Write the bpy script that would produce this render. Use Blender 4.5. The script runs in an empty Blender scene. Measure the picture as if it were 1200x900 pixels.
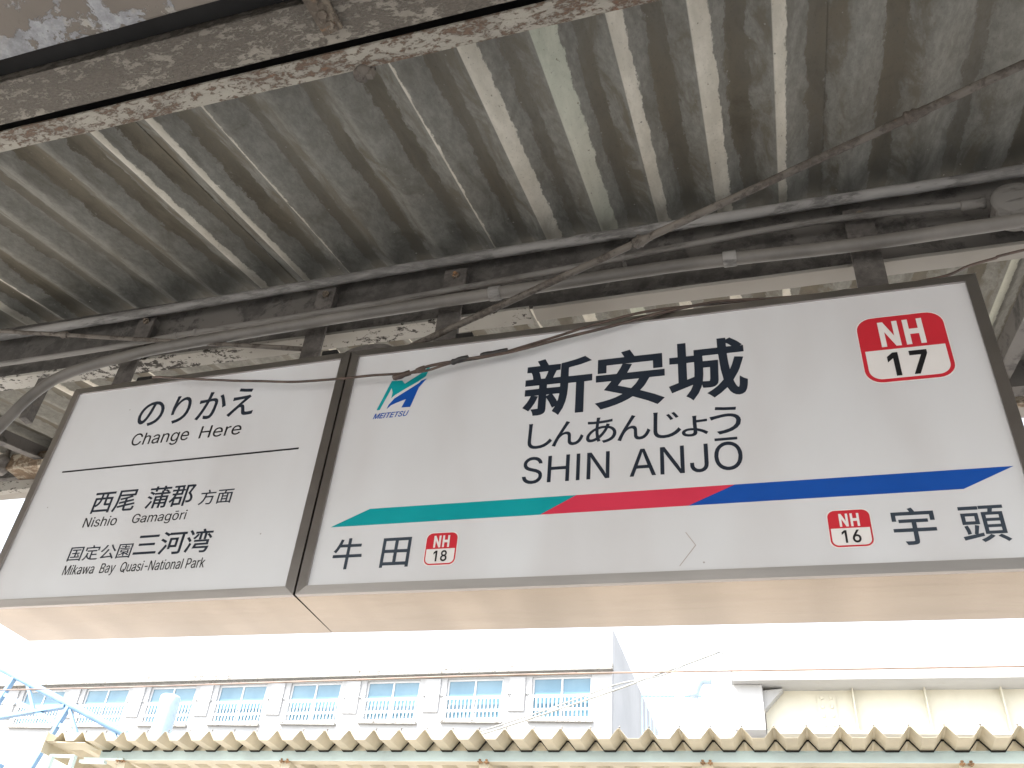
import bpy, bmesh, math, random
from mathutils import Vector, Matrix, noise
from mathutils.geometry import tessellate_polygon
random.seed(7)
scene = bpy.context.scene
COL = scene.collection

# ---------------------------------------------------------------- camera
cam_data = bpy.data.cameras.new('camera')
cam = bpy.data.objects.new('camera', cam_data)
COL.objects.link(cam)
cam_data.sensor_fit = 'HORIZONTAL'
cam_data.sensor_width = 36.0
cam_data.lens = 36.0 * 1076.506 / 1200.0
cam_data.shift_x = 66.925 / 1200.0
cam_data.shift_y = 4.214 / 1200.0
cam_data.clip_start = 0.05
cam_data.clip_end = 2000.0
CAM_ROT = Matrix(((0.944448, 0.102247, 0.312353), (0.308255, -0.605242, -0.733935), (0.114006, 0.789447, -0.603138)))
cam.matrix_world = Matrix.Translation((1.23252, -2.00946, 1.50311)) @ CAM_ROT.to_4x4()
scene.camera = cam

# ---------------------------------------------------------------- sky, sun, exposure
SUN_EL, SUN_DIR = math.radians(52.0), Vector((-0.62, -0.78, 0)).normalized()
world = bpy.data.worlds.new('World')
scene.world = world
world.use_nodes = True
wn = world.node_tree.nodes
wn.clear()
sky = wn.new('ShaderNodeTexSky')
sky.sky_type = 'NISHITA'
sky.sun_disc = False
sky.sun_elevation = SUN_EL
sky.sun_rotation = math.atan2(SUN_DIR.x, SUN_DIR.y)
sky.air_density = 1.0
sky.dust_density = 2.5
sky.ozone_density = 1.0
bg = wn.new('ShaderNodeBackground')
bg.inputs['Strength'].default_value = 0.14
wo = wn.new('ShaderNodeOutputWorld')
hs = wn.new('ShaderNodeHueSaturation')          # a thin white haze over the whole sky
hs.inputs['Saturation'].default_value = 0.35
hs.inputs['Value'].default_value = 1.2
world.node_tree.links.new(sky.outputs[0], hs.inputs['Color'])
world.node_tree.links.new(hs.outputs[0], bg.inputs[0])
world.node_tree.links.new(bg.outputs[0], wo.inputs[0])
sun_data = bpy.data.lights.new('sun', 'SUN')
sun_data.energy = 3.2
sun_data.angle = math.radians(0.53)
sun_data.color = (1.0, 0.95, 0.87)
sun = bpy.data.objects.new('sun', sun_data)
COL.objects.link(sun)
to_sun = Vector((SUN_DIR.x * math.cos(SUN_EL), SUN_DIR.y * math.cos(SUN_EL), math.sin(SUN_EL)))
sun.rotation_euler = to_sun.to_track_quat('Z', 'Y').to_euler()
sun.location = to_sun * 40
scene.view_settings.view_transform = 'Standard'
scene.view_settings.look = 'None'
scene.view_settings.exposure = 2.0
scene.view_settings.gamma = 1.0
scene.view_settings.use_curve_mapping = False
scene.cycles.max_bounces = 10
scene.cycles.diffuse_bounces = 6

# ---------------------------------------------------------------- helpers
class NT:
    """small wrapper for writing node materials"""
    def __init__(self, name):
        self.m = bpy.data.materials.new(name)
        self.m.use_nodes = True
        self.t = self.m.node_tree
        self.b = self.t.nodes['Principled BSDF']
        self._co = None
    def n(self, kind, **kw):
        o = self.t.nodes.new('ShaderNode' + kind)
        for k, v in kw.items():
            setattr(o, k, v)
        return o
    def put(self, sock, v):
        if hasattr(v, 'is_linked') or hasattr(v, 'links'):
            self.t.links.new(v, sock)
        elif isinstance(v, (tuple, list)) and sock.type == 'RGBA' and len(v) == 3:
            sock.default_value = (*v, 1)
        else:
            sock.default_value = v
    def co(self):
        if self._co is None:
            self._co = self.n('TexCoord').outputs['Object']
        return self._co
    def scaled(self, s, src=None):
        mp = self.n('Mapping')
        self.put(mp.inputs['Vector'], src or self.co())
        mp.inputs['Scale'].default_value = s if isinstance(s, tuple) else (s, s, s)
        return mp.outputs[0]
    def noise(self, scale, detail=6, rough=0.6, dist=0.0, src=None):
        o = self.n('TexNoise')
        self.put(o.inputs['Vector'], self.scaled(scale, src))
        o.inputs['Scale'].default_value = 1.0
        o.inputs['Detail'].default_value = detail
        o.inputs['Roughness'].default_value = rough
        o.inputs['Distortion'].default_value = dist
        return o.outputs['Fac']
    def math(self, op, a, b=0.0, clamp=False):
        o = self.n('Math', operation=op, use_clamp=clamp)
        self.put(o.inputs[0], a)
        self.put(o.inputs[1], b)
        return o.outputs[0]
    def step(self, v, lo, hi, a=0.0, b=1.0):
        o = self.n('MapRange', interpolation_type='SMOOTHSTEP')
        self.put(o.inputs['Value'], v)
        self.put(o.inputs['From Min'], lo)
        self.put(o.inputs['From Max'], hi)
        self.put(o.inputs['To Min'], a)
        self.put(o.inputs['To Max'], b)
        return o.outputs[0]
    def mix(self, f, a, b, mode='MIX'):
        o = self.n('Mix', data_type='RGBA', blend_type=mode)
        self.put(o.inputs[0], f)
        self.put(o.inputs[6], a)
        self.put(o.inputs[7], b)
        return o.outputs[2]
    def attr(self, name):
        return self.n('Attribute', attribute_name=name).outputs['Fac']
    def xyz(self):
        o = self.n('SeparateXYZ')
        self.put(o.inputs[0], self.co())
        return o.outputs
    def bump(self, h, dist=0.002, strength=0.6):
        o = self.n('Bump')
        o.inputs['Strength'].default_value = strength
        o.inputs['Distance'].default_value = dist
        self.put(o.inputs['Height'], h)
        self.put(self.b.inputs['Normal'], o.outputs[0])
    def set(self, color=None, rough=None, metal=None, spec=None):
        for k, v in (('Base Color', color), ('Roughness', rough), ('Metallic', metal), ('Specular IOR Level', spec)):
            if v is not None:
                self.put(self.b.inputs[k], v)
        return self.m

class MB:
    """collects shapes and links them as one mesh object"""
    def __init__(self):
        self.bm = bmesh.new()
        self.k = 0
    def box(self, x0, x1, y0, y1, z0, z1, bev=0.0, mi=None):
        r = bmesh.ops.create_cube(self.bm, size=1.0)
        vs = r['verts']
        for v in vs:
            v.co = Vector(((x0 + x1) / 2 + v.co.x * (x1 - x0), (y0 + y1) / 2 + v.co.y * (y1 - y0), (z0 + z1) / 2 + v.co.z * (z1 - z0)))
        fs = set(f for v in vs for f in v.link_faces)
        for f in fs:
            f.material_index = self.k if mi is None else mi
        if bev:
            es = list(set(e for v in vs for e in v.link_edges))
            bmesh.ops.bevel(self.bm, geom=es, offset=bev, segments=2, affect='EDGES', profile=0.6)
        return self
    def hexa(self, pts, mi=None):
        """eight corners: bottom ring of four, then the top ring"""
        v = [self.bm.verts.new(p) for p in pts]
        for q in ((3, 2, 1, 0), (4, 5, 6, 7), (0, 1, 5, 4), (1, 2, 6, 5), (2, 3, 7, 6), (3, 0, 4, 7)):
            f = self.bm.faces.new([v[i] for i in q])
            f.material_index = self.k if mi is None else mi
        return self
    def bar(self, a, b, w, h, up=(0, 0, 1)):
        a, b, up = Vector(a), Vector(b), Vector(up)
        d = (b - a).normalized()
        s = d.cross(up).normalized() * (w / 2)
        u = s.cross(d).normalized() * (h / 2)
        return self.hexa([a - s - u, a + s - u, b + s - u, b - s - u, a - s + u, a + s + u, b + s + u, b - s + u])
    def tube(self, pts, r, seg=10, sub=6, jit=0.0, caps=True, smooth=True, jf=9.0):
        P = [Vector(p) for p in pts]
        if len(P) > 2 and sub > 1:
            Q = []
            for i in range(len(P) - 1):
                p0, p1, p2, p3 = P[max(i - 1, 0)], P[i], P[i + 1], P[min(i + 2, len(P) - 1)]
                for k in range(sub):
                    t = k / sub
                    Q.append(0.5 * ((2 * p1) + (p2 - p0) * t + (2 * p0 - 5 * p1 + 4 * p2 - p3) * t * t + (3 * p1 - p0 - 3 * p2 + p3) * t ** 3))
            P = Q + [P[-1]]
        elif len(P) == 2 and sub > 1:
            P = [P[0].lerp(P[1], k / sub) for k in range(sub + 1)]
        rings = []
        up = Vector((0.13, 0.2, 1)).normalized()
        for i, c in enumerate(P):
            d = (P[min(i + 1, len(P) - 1)] - P[max(i - 1, 0)]).normalized()
            s = d.cross(up)
            if s.length < 1e-3:
                s = d.cross(Vector((1, 0, 0)))
            s.normalize()
            u = s.cross(d).normalized()
            rr = r[min(i, len(r) - 1)] if isinstance(r, (list, tuple)) else r
            ring = []
            for k in range(seg):
                a = 2 * math.pi * k / seg
                q = c + (s * math.cos(a) + u * math.sin(a)) * rr
                if jit:
                    q += noise.noise_vector(q * jf) * jit
                ring.append(self.bm.verts.new(q))
            rings.append(ring)
        for a, b in zip(rings, rings[1:]):
            for k in range(seg):
                f = self.bm.faces.new((a[k], a[(k + 1) % seg], b[(k + 1) % seg], b[k]))
                f.smooth = smooth
                f.material_index = self.k
        if caps:
            for ring, rev in ((rings[0], True), (rings[-1], False)):
                f = self.bm.faces.new(list(reversed(ring)) if rev else ring)
                f.material_index = self.k
        return self
    def prism(self, poly, axis, a, b):
        """polygon in the plane across the axis, pushed from a to b"""
        def at(p, t):
            return {'x': (t, p[0], p[1]), 'y': (p[0], t, p[1]), 'z': (p[0], p[1], t)}[axis]
        v0 = [self.bm.verts.new(at(p, a)) for p in poly]
        v1 = [self.bm.verts.new(at(p, b)) for p in poly]
        n = len(poly)
        fs = [self.bm.faces.new(v0), self.bm.faces.new(list(reversed(v1)))]
        for i in range(n):
            fs.append(self.bm.faces.new((v0[i], v1[i], v1[(i + 1) % n], v0[(i + 1) % n])))
        for f in fs:
            f.material_index = self.k
        return self
    def lathe(self, prof, center, axis='z', seg=24):
        c = Vector(center)
        rings = []
        for r, h in prof:
            ring = []
            for k in range(seg):
                a = 2 * math.pi * k / seg
                x, y = r * math.cos(a), r * math.sin(a)
                p = {'z': Vector((x, y, h)), 'y': Vector((x, h, -y)), 'x': Vector((h, x, y))}[axis]
                ring.append(self.bm.verts.new(c + p))
            rings.append(ring)
        for a, b in zip(rings, rings[1:]):
            for k in range(seg):
                f = self.bm.faces.new((a[k], a[(k + 1) % seg], b[(k + 1) % seg], b[k]))
                f.smooth = True
                f.material_index = self.k
        self.bm.faces.new(list(reversed(rings[0]))).material_index = self.k
        self.bm.faces.new(rings[-1]).material_index = self.k
        return self
    def rough(self, amp, freq, cut=0.06):
        """uneven old surface: subdivide long edges and push the points about"""
        for _ in range(6):
            es = [e for e in self.bm.edges if e.calc_length() > cut * 1.6]
            if not es or len(self.bm.verts) > 30000:
                break
            bmesh.ops.subdivide_edges(self.bm, edges=es, cuts=1)
        for v in self.bm.verts:
            v.co += noise.noise_vector(v.co * freq) * amp
        return self
    def build(self, name, mats, parent=None, recalc=True):
        if recalc:
            bmesh.ops.recalc_face_normals(self.bm, faces=self.bm.faces)
        me = bpy.data.meshes.new(name)
        self.bm.to_mesh(me)
        self.bm.free()
        for m in (mats if isinstance(mats, (list, tuple)) else [mats]):
            me.materials.append(m)
        o = bpy.data.objects.new(name, me)
        COL.objects.link(o)
        if parent is not None:
            o.parent = parent
            # shapes are given in world coordinates: keep them where they are
            o.matrix_parent_inverse = world_of(parent).inverted()
        return o

def world_of(o):
    m = Matrix.LocRotScale(o.location, o.rotation_euler, o.scale)
    return m if o.parent is None else world_of(o.parent) @ o.matrix_parent_inverse @ m

def tag(o, label=None, cat=None, group=None, kind=None):
    for k, v in (('label', label), ('category', cat), ('group', group), ('kind', kind)):
        if v:
            o[k] = v
    return o

def empty(name, loc, label, cat, group=None, rot=(0, 0, 0)):
    o = bpy.data.objects.new(name, None)
    o.empty_display_size = 0.2
    COL.objects.link(o)
    o.location = loc
    o.rotation_euler = rot
    return tag(o, label, cat, group)

def copy_tree(o, parent=None):
    c = o.copy()
    COL.objects.link(c)
    if parent is not None:
        c.parent = parent
    for ch in [x for x in o.children]:
        copy_tree(ch, c)
    return c

# ---------------------------------------------------------------- materials
def flat(name, color, rough=0.5, metal=0.0, var=0.12, scale=3.0, spec=0.5):
    t = NT(name)
    f = t.noise(scale, 7, 0.62)
    lo = tuple(c * (1 - var * 1.6) for c in color)
    hi = tuple(min(1, c * (1 + var)) for c in color)
    c = t.mix(t.step(f, 0.3, 0.7), lo, hi)
    t.set(c, t.step(f, 0.25, 0.75, rough * 0.85, min(1, rough * 1.12)), metal, spec)
    return t.m

def flaking(name, under, paint, rust, cover=0.5, rust_amt=0.62, scale=14.0, stretch=(1, 1, 1), rough=0.75, edge=0.035):
    """old paint coming off: paint islands over the bare, dirty surface with rust breaking through"""
    t = NT(name)
    s = tuple(scale * k for k in stretch)
    big = t.noise(tuple(k * 0.22 for k in s), 4, 0.55)
    n1 = t.noise(s, 10, 0.68, 0.4)
    n2 = t.noise(tuple(k * 3.1 for k in s), 8, 0.7)
    v = t.math('ADD', t.math('MULTIPLY', n1, 0.62), t.math('ADD', t.math('MULTIPLY', big, 0.28), t.math('MULTIPLY', n2, 0.22)))
    mask = t.step(v, 1.06 - cover - edge, 1.06 - cover + edge)
    ucol = t.mix(t.step(n2, 0.3, 0.75), tuple(c * 0.62 for c in under), tuple(c * 1.25 for c in under))
    rn = t.noise(tuple(k * 0.5 for k in s), 9, 0.66, 0.8)
    ucol = t.mix(t.step(rn, rust_amt - 0.03, rust_amt + 0.08), ucol, rust)
    pcol = t.mix(t.step(big, 0.3, 0.7), tuple(c * 0.72 for c in paint), paint)
    pcol = t.mix(t.step(n2, 0.62, 0.78), pcol, tuple(c * 0.5 for c in paint))
    col = t.mix(mask, ucol, pcol)
    t.set(col, rough)
    t.bump(t.math('ADD', t.math('MULTIPLY', mask, 0.8), t.math('MULTIPLY', n2, 0.5)), 0.0025, 0.8)
    return t.m

PITCH, RIB0 = 0.195, -0.58
def roof_material():
    t = NT('weathered_folded_sheet')
    x, y, z = t.xyz()
    u = t.math('MULTIPLY', t.math('SUBTRACT', t.math('FRACT', t.math('ADD', t.math('DIVIDE', t.math('SUBTRACT', x, RIB0), PITCH), 0.5)), 0.5), PITCH)
    along = t.scaled((26.0, 5.0, 5.0))
    wob = t.n('TexNoise'); t.put(wob.inputs['Vector'], along); wob.inputs['Scale'].default_value = 1.0; wob.inputs['Detail'].default_value = 8.0; wob.inputs['Roughness'].default_value = 0.72
    wob = t.math('SUBTRACT', wob.outputs['Fac'], 0.5)
    ragged = t.math('MULTIPLY', t.math('SUBTRACT', t.noise((42, 15, 15), 10, 0.74), 0.5), 0.060)
    uw = t.math('ADD', u, t.math('ADD', t.math('MULTIPLY', wob, 0.034), ragged))
    big = t.noise((2.3, 0.8, 0.8), 4, 0.5)
    fine = t.noise((60, 22, 22), 9, 0.75)
    blot = t.noise((11, 4.0, 4.0), 8, 0.68, 0.7)
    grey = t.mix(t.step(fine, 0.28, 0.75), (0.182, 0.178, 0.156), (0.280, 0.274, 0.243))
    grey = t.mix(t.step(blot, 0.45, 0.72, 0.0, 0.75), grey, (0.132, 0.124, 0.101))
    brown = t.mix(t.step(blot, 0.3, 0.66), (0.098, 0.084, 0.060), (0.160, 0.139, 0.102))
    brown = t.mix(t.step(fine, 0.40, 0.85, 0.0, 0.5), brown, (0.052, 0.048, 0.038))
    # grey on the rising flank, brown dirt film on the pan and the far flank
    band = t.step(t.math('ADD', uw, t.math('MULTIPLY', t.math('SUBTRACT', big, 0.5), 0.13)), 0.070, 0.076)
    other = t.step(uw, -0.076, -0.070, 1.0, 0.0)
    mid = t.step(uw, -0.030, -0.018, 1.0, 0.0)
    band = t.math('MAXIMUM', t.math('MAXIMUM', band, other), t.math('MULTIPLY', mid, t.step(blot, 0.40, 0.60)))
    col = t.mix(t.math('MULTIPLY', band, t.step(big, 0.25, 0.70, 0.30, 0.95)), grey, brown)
    # pale chalky streak on the bottom of some ribs
    w = t.attr('streak')
    lim = t.math('ADD', w, t.math('MULTIPLY', ragged, 0.6))
    inside = t.math('MULTIPLY', t.step(t.math('ADD', u, 0.012), -0.003, 0.001), t.step(t.math('SUBTRACT', t.math('ADD', u, 0.012), lim), -0.0015, 0.0025, 1.0, 0.0))
    inside = t.math('MULTIPLY', inside, t.step(w, 0.003, 0.006))
    pale = t.mix(t.step(t.noise((16, 6, 6), 7, 0.7), 0.35, 0.7), (0.54, 0.51, 0.43), (0.69, 0.65, 0.56))
    green = t.attr('green')
    pale = t.mix(green, pale, t.mix(t.step(blot, 0.3, 0.7), (0.38, 0.41, 0.33), (0.56, 0.58, 0.48)))
    pale = t.mix(t.step(t.noise((90, 40, 40), 5, 0.6), 0.66, 0.74), pale, (0.16, 0.14, 0.10))
    col = t.mix(t.math('MULTIPLY', inside, 0.95), col, pale)
    # soot gathered against the hanger beam
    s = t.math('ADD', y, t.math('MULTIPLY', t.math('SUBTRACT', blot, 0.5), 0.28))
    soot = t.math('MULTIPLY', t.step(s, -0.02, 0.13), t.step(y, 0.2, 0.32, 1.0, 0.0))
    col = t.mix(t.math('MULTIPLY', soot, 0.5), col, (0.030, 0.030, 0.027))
    # pin holes and splashes
    vor = t.n('TexVoronoi'); t.put(vor.inputs['Vector'], t.scaled((30, 22, 22))); vor.inputs['Scale'].default_value = 1.0
    spots = t.math('MULTIPLY', t.step(vor.outputs['Distance'], 0.07, 0.10, 1.0, 0.0), t.step(blot, 0.5, 0.56))
    col = t.mix(spots, col, (0.26, 0.25, 0.22))
    t.set(col, 0.8, 0.0, 0.2)
    grit = t.noise((150, 90, 90), 4, 0.7)
    t.set(t.mix(t.step(grit, 0.58, 0.72, 0.0, 0.38), col, (0.07, 0.065, 0.055)))
    t.bump(t.math('ADD', fine, t.math('ADD', blot, t.math('MULTIPLY', grit, 0.5))), 0.002, 0.6)
    return t.m

def brushed(name, color, rough=0.28, soft=False):
    t = NT(name)
    f = t.noise((1.2, 90, 90), 5, 0.7)
    g = t.noise((2.2, 3.5, 3.5), 5, 0.55)
    smear = t.noise((2.5, 22, 22), 6, 0.62, 0.6)
    c = t.mix(t.step(g, 0.3, 0.7), tuple(k * 0.88 for k in color), color)
    c = t.mix(t.step(smear, 0.55, 0.8, 0.0, 0.22), c, tuple(k * 0.72 for k in color))
    if soft:                                        # streaky reflections put into the colour as bands across the sheet
        band = t.noise((5.5, 0.02, 0.02), 2, 0.4)
        c = t.mix(t.step(band, 0.36, 0.60, 0.0, 0.55), c, tuple(k * 0.72 for k in color))
    t.set(c, t.math('ADD', t.step(f, 0.2, 0.8, rough * 0.9, rough * 1.15), t.step(smear, 0.4, 0.8, 0.0, 0.06)), 1.0)
    if not soft:
        t.bump(f, 0.0003, 0.15)
    return t.m

def sign_face():
    t = NT('white_acrylic')
    g = t.noise((2.0, 2.0, 1.4), 4, 0.5)
    d = t.noise((9, 9, 2.5), 7, 0.65)
    c = t.mix(t.step(g, 0.3, 0.7), (0.675, 0.685, 0.70), (0.715, 0.73, 0.75))
    d2 = t.noise((3.0, 3.0, 1.1), 3, 0.45)
    c = t.mix(t.step(d2, 0.42, 0.72, 0.0, 0.50), c, (0.57, 0.55, 0.55))  # brown smudges: blurred roof reflections put into the face colour
    sp = t.n('TexVoronoi'); t.put(sp.inputs['Vector'], t.scaled(9.0)); sp.inputs['Scale'].default_value = 1.0
    c = t.mix(t.step(sp.outputs['Distance'], 0.018, 0.028, 0.55, 0.0), c, (0.2, 0.17, 0.13))
    t.set(c, t.step(d2, 0.3, 0.8, 0.16, 0.24), 0.0, 0.6)
    t.b.inputs['Coat Weight'].default_value = 0.0
    return t.m

def concrete_white():
    t = NT('white_painted_concrete')
    g = t.noise(0.35, 5, 0.6)
    st = t.noise((2.2, 2.2, 0.12), 7, 0.65)
    c = t.mix(t.step(g, 0.3, 0.7), (0.38, 0.385, 0.39), (0.44, 0.445, 0.45))
    c = t.mix(t.step(st, 0.56, 0.78, 0.0, 0.5), c, (0.34, 0.33, 0.31))
    t.set(c, 0.85)
    return t.m

def speckled_white(name, amt, lo=(0.46, 0.44, 0.395), hi=(0.62, 0.60, 0.555)):
    t = NT(name)
    n1 = t.noise((10, 26, 26), 9, 0.72, 0.6)
    n2 = t.noise((45, 45, 45), 7, 0.7)
    b = t.noise((2.5, 2.5, 2.5), 3, 0.5)
    c = t.mix(t.step(b, 0.3, 0.7), lo, hi)
    v = t.math('ADD', t.math('MULTIPLY', n1, 0.6), t.math('ADD', t.math('MULTIPLY', n2, 0.35), t.math('MULTIPLY', b, 0.25)))
    m = t.step(v, amt - 0.02, amt + 0.02)
    c = t.mix(m, c, (0.045, 0.04, 0.034))
    t.set(c, 0.8)
    t.bump(m, 0.002, -0.6)
    return t.m

def ballast_mat():
    t = NT('ballast_stone')
    v = t.n('TexVoronoi'); t.put(v.inputs['Vector'], t.scaled(18.0)); v.inputs['Scale'].default_value = 1.0
    c = t.mix(v.outputs['Distance'], (0.13, 0.108, 0.09), (0.38, 0.335, 0.29))
    t.set(c, 0.95)
    return t.m

MT = dict(
    roof=roof_material(),
    beam_paint=flaking('taupe_paint_flaking', (0.150, 0.130, 0.105), (0.30, 0.272, 0.225), (0.22, 0.13, 0.08), cover=0.49, rust_amt=0.72, scale=32, stretch=(1, 2.2, 2.2)),
    strip_paint=flaking('cream_paint_on_red_primer', (0.165, 0.112, 0.078), (0.37, 0.345, 0.29), (0.22, 0.11, 0.06), cover=0.515, rust_amt=0.60, scale=34, stretch=(1, 2.0, 2.0)),
    grey_patch=flaking('grey_undercoat_showing', (0.32, 0.325, 0.335), (0.215, 0.186, 0.155), (0.36, 0.335, 0.29), cover=0.52, rust_amt=0.56, scale=9.0, edge=0.012),
    rust=flaking('rusty_plate', (0.15, 0.12, 0.09), (0.27, 0.225, 0.17), (0.42, 0.20, 0.075), cover=0.47, rust_amt=0.55, scale=18),
    dark_steel=flaking('sooty_steel', (0.085, 0.079, 0.073), (0.15, 0.14, 0.128), (0.13, 0.09, 0.066), cover=0.50, rust_amt=0.66, scale=6),
    black_gap=flat('plain_black', (0.012, 0.011, 0.010), 0.9),  # near-black; also stands in for shade in slots and under folds
    strap=flaking('brown_grey_strap', (0.11, 0.10, 0.092), (0.155, 0.142, 0.13), (0.16, 0.11, 0.075), cover=0.46, rust_amt=0.66, scale=9),
    galv=flaking('dull_galvanised_pipe', (0.19, 0.183, 0.172), (0.31, 0.30, 0.285), (0.10, 0.085, 0.07), cover=0.5, rust_amt=0.64, scale=9, stretch=(0.5, 2, 2)),
    thin=flaking('dusty_grey_conduit', (0.15, 0.140, 0.127), (0.22, 0.21, 0.195), (0.10, 0.085, 0.07), cover=0.54, rust_amt=0.7, scale=7, stretch=(0.4, 2, 2)),
    pvc=flat('grey_plastic_conduit', (0.160, 0.150, 0.136), 0.55, var=0.18, scale=4),
    rod=flaking('rusty_rod', (0.090, 0.074, 0.060), (0.155, 0.136, 0.115), (0.17, 0.095, 0.055), cover=0.52, rust_amt=0.64, scale=20),
    cable=flat('brown_cable', (0.088, 0.060, 0.046), 0.5, var=0.3, scale=20),
    tape=flat('black_tape', (0.030, 0.028, 0.027), 0.42, var=0.3, scale=30),
    board_a=speckled_white('chipped_white_paint', 0.655, (0.33, 0.315, 0.28), (0.45, 0.435, 0.395)),
    board_b=speckled_white('old_white_paint', 0.775, (0.29, 0.272, 0.24), (0.39, 0.37, 0.335)),
    frame=brushed('bronze_stainless', (0.46, 0.435, 0.42), 0.30),
    steel=brushed('brushed_stainless', (0.41, 0.352, 0.29), 0.16, soft=True),
    seam=flat('dark_seam', (0.02, 0.018, 0.016), 0.8),
    face=sign_face(),
    navy=flat('navy_print', (0.016, 0.024, 0.040), 0.35, var=0.05),
    navy_glare=flat('navy_print_in_glare', (0.040, 0.056, 0.078), 0.35, var=0.05),  # navy print lightened in colour for the glare low on the face
    black=flat('black_print', (0.012, 0.012, 0.014), 0.35, var=0.05),
    teal=flat('teal_print', (0.000, 0.330, 0.360), 0.32, var=0.05),
    crimson=flat('red_print', (0.66, 0.040, 0.085), 0.32, var=0.05),
    blue=flat('blue_print', (0.006, 0.080, 0.400), 0.32, var=0.05),
    red=flat('badge_red', (0.60, 0.026, 0.042), 0.32, var=0.05),
    scratch=flat('dirty_scratch', (0.44, 0.39, 0.36), 0.6),
    white_print=flat('white_print', (0.80, 0.78, 0.76), 0.35, var=0.03),
    cream=flat('cream_roof_paint', (0.55, 0.49, 0.365), 0.6, var=0.10, scale=1.4),
    pale_teal=flat('pale_teal_paint', (0.56, 0.67, 0.66), 0.5, var=0.10, scale=1.5),
    orange_rust=flat('orange_rust', (0.34, 0.20, 0.10), 0.85, var=0.4, scale=20),
    wall=concrete_white(),
    ledge=speckled_white('stained_ledge', 0.66, (0.22, 0.215, 0.20), (0.32, 0.31, 0.29)),
    sash=flat('white_sash', (0.60, 0.61, 0.62), 0.45, var=0.04),
    pale_blue=flat('pale_blue_steel', (0.17, 0.29, 0.43), 0.45, var=0.1),
    pole_white=flat('white_pole_paint', (0.38, 0.49, 0.60), 0.5, var=0.06),
    girder=flat('ivory_girder_paint', (0.60, 0.58, 0.49), 0.55, var=0.06, scale=0.8),
    wire=flat('weathered_copper_wire', (0.20, 0.145, 0.12), 0.5, var=0.2),
    grey_wire=flat('grey_wire', (0.22, 0.23, 0.235), 0.5, var=0.2),
    porcelain=flat('brown_grey_porcelain', (0.20, 0.185, 0.17), 0.35, var=0.2, scale=30),
    wood=flaking('bare_weathered_wood', (0.24, 0.17, 0.11), (0.52, 0.46, 0.36), (0.20, 0.13, 0.08), cover=0.5, rust_amt=0.7, scale=9),
    ground=flat('ground_soil', (0.28, 0.262, 0.24), 0.95, var=0.2, scale=0.5),
    ballast=ballast_mat(),
    paving=flat('platform_paving', (0.40, 0.39, 0.38), 0.85, var=0.12, scale=2.0),
)
def glass_mat():
    t = NT('window_glass')
    g = t.noise(0.8, 3, 0.5)
    t.set(t.mix(t.step(g, 0.3, 0.7), (0.10, 0.20, 0.27), (0.14, 0.25, 0.32)), 0.06, 0.0, 0.5)
    return t.m
MT['glass'] = glass_mat()

# ---------------------------------------------------------------- the ground
def slab(name, x0, x1, y0, y1, z0, z1, m):
    return tag(MB().box(x0, x1, y0, y1, z0, z1).build(name, m), kind='structure')
gm = MB(); gm.box(-900, 900, -900, 900, -1.6, -1.2); tag(gm.build('ground', MT['ground']), kind='structure')
slab('platform', -60, 60, -9.6, 1.35, -1.2, 0.0, MT['paving'])
slab('track_bed', -60, 60, 1.354, 6.6, -1.196, -0.9, MT['ballast'])
slab('opposite_platform', -60, 60, 6.604, 14.5, -1.196, 0.0, MT['paving'])

# ---------------------------------------------------------------- our own platform canopy
Z0, SL = 3.87, 0.2785
def roof_z(y): return Z0 + SL * y
canopy = empty('station_canopy', (0, -3.2, roof_z(-3.2)), 'weathered folded sheet metal canopy with pale streaks and flaking beams over the station signs', 'canopy')

def wave(u):
    """height of the folded profile above the bottom of a rib, u metres from the rib's middle"""
    a = abs(u)
    if a < 0.009: return 0.0
    if a < 0.072: return 0.036 * (a - 0.009) / 0.063
    return 0.036 + 0.003 * (a - 0.072) / (PITCH / 2 - 0.072)
def sheet_faces(bm, rows, t, layers=()):
    """closes a grid of points into a sheet of real thickness t"""
    top = []
    for r in rows:
        q = []
        for v in r:
            w = bm.verts.new(v.co + Vector((0, 0, t)))
            for l in layers:
                w[l] = v[l]
            q.append(w)
        top.append(q)
    ny, nx = len(rows) - 1, len(rows[0]) - 1
    for j in range(ny):
        for i in range(nx):
            f = bm.faces.new((rows[j][i], rows[j + 1][i], rows[j + 1][i + 1], rows[j][i + 1])); f.smooth = True
            f = bm.faces.new((top[j][i], top[j][i + 1], top[j + 1][i + 1], top[j + 1][i])); f.smooth = True
    def rim(lo, hi):
        # own points, so the edge keeps its own shading
        for k in range(len(lo) - 1):
            vs = [bm.verts.new(p.co) for p in (lo[k], lo[k + 1], hi[k + 1], hi[k])]
            bm.faces.new(vs)
    rim(rows[0], top[0]); rim(rows[-1][::-1], top[-1][::-1])
    rim([r[0] for r in rows][::-1], [r[0] for r in top][::-1]); rim([r[-1] for r in rows], [r[-1] for r in top])

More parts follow.
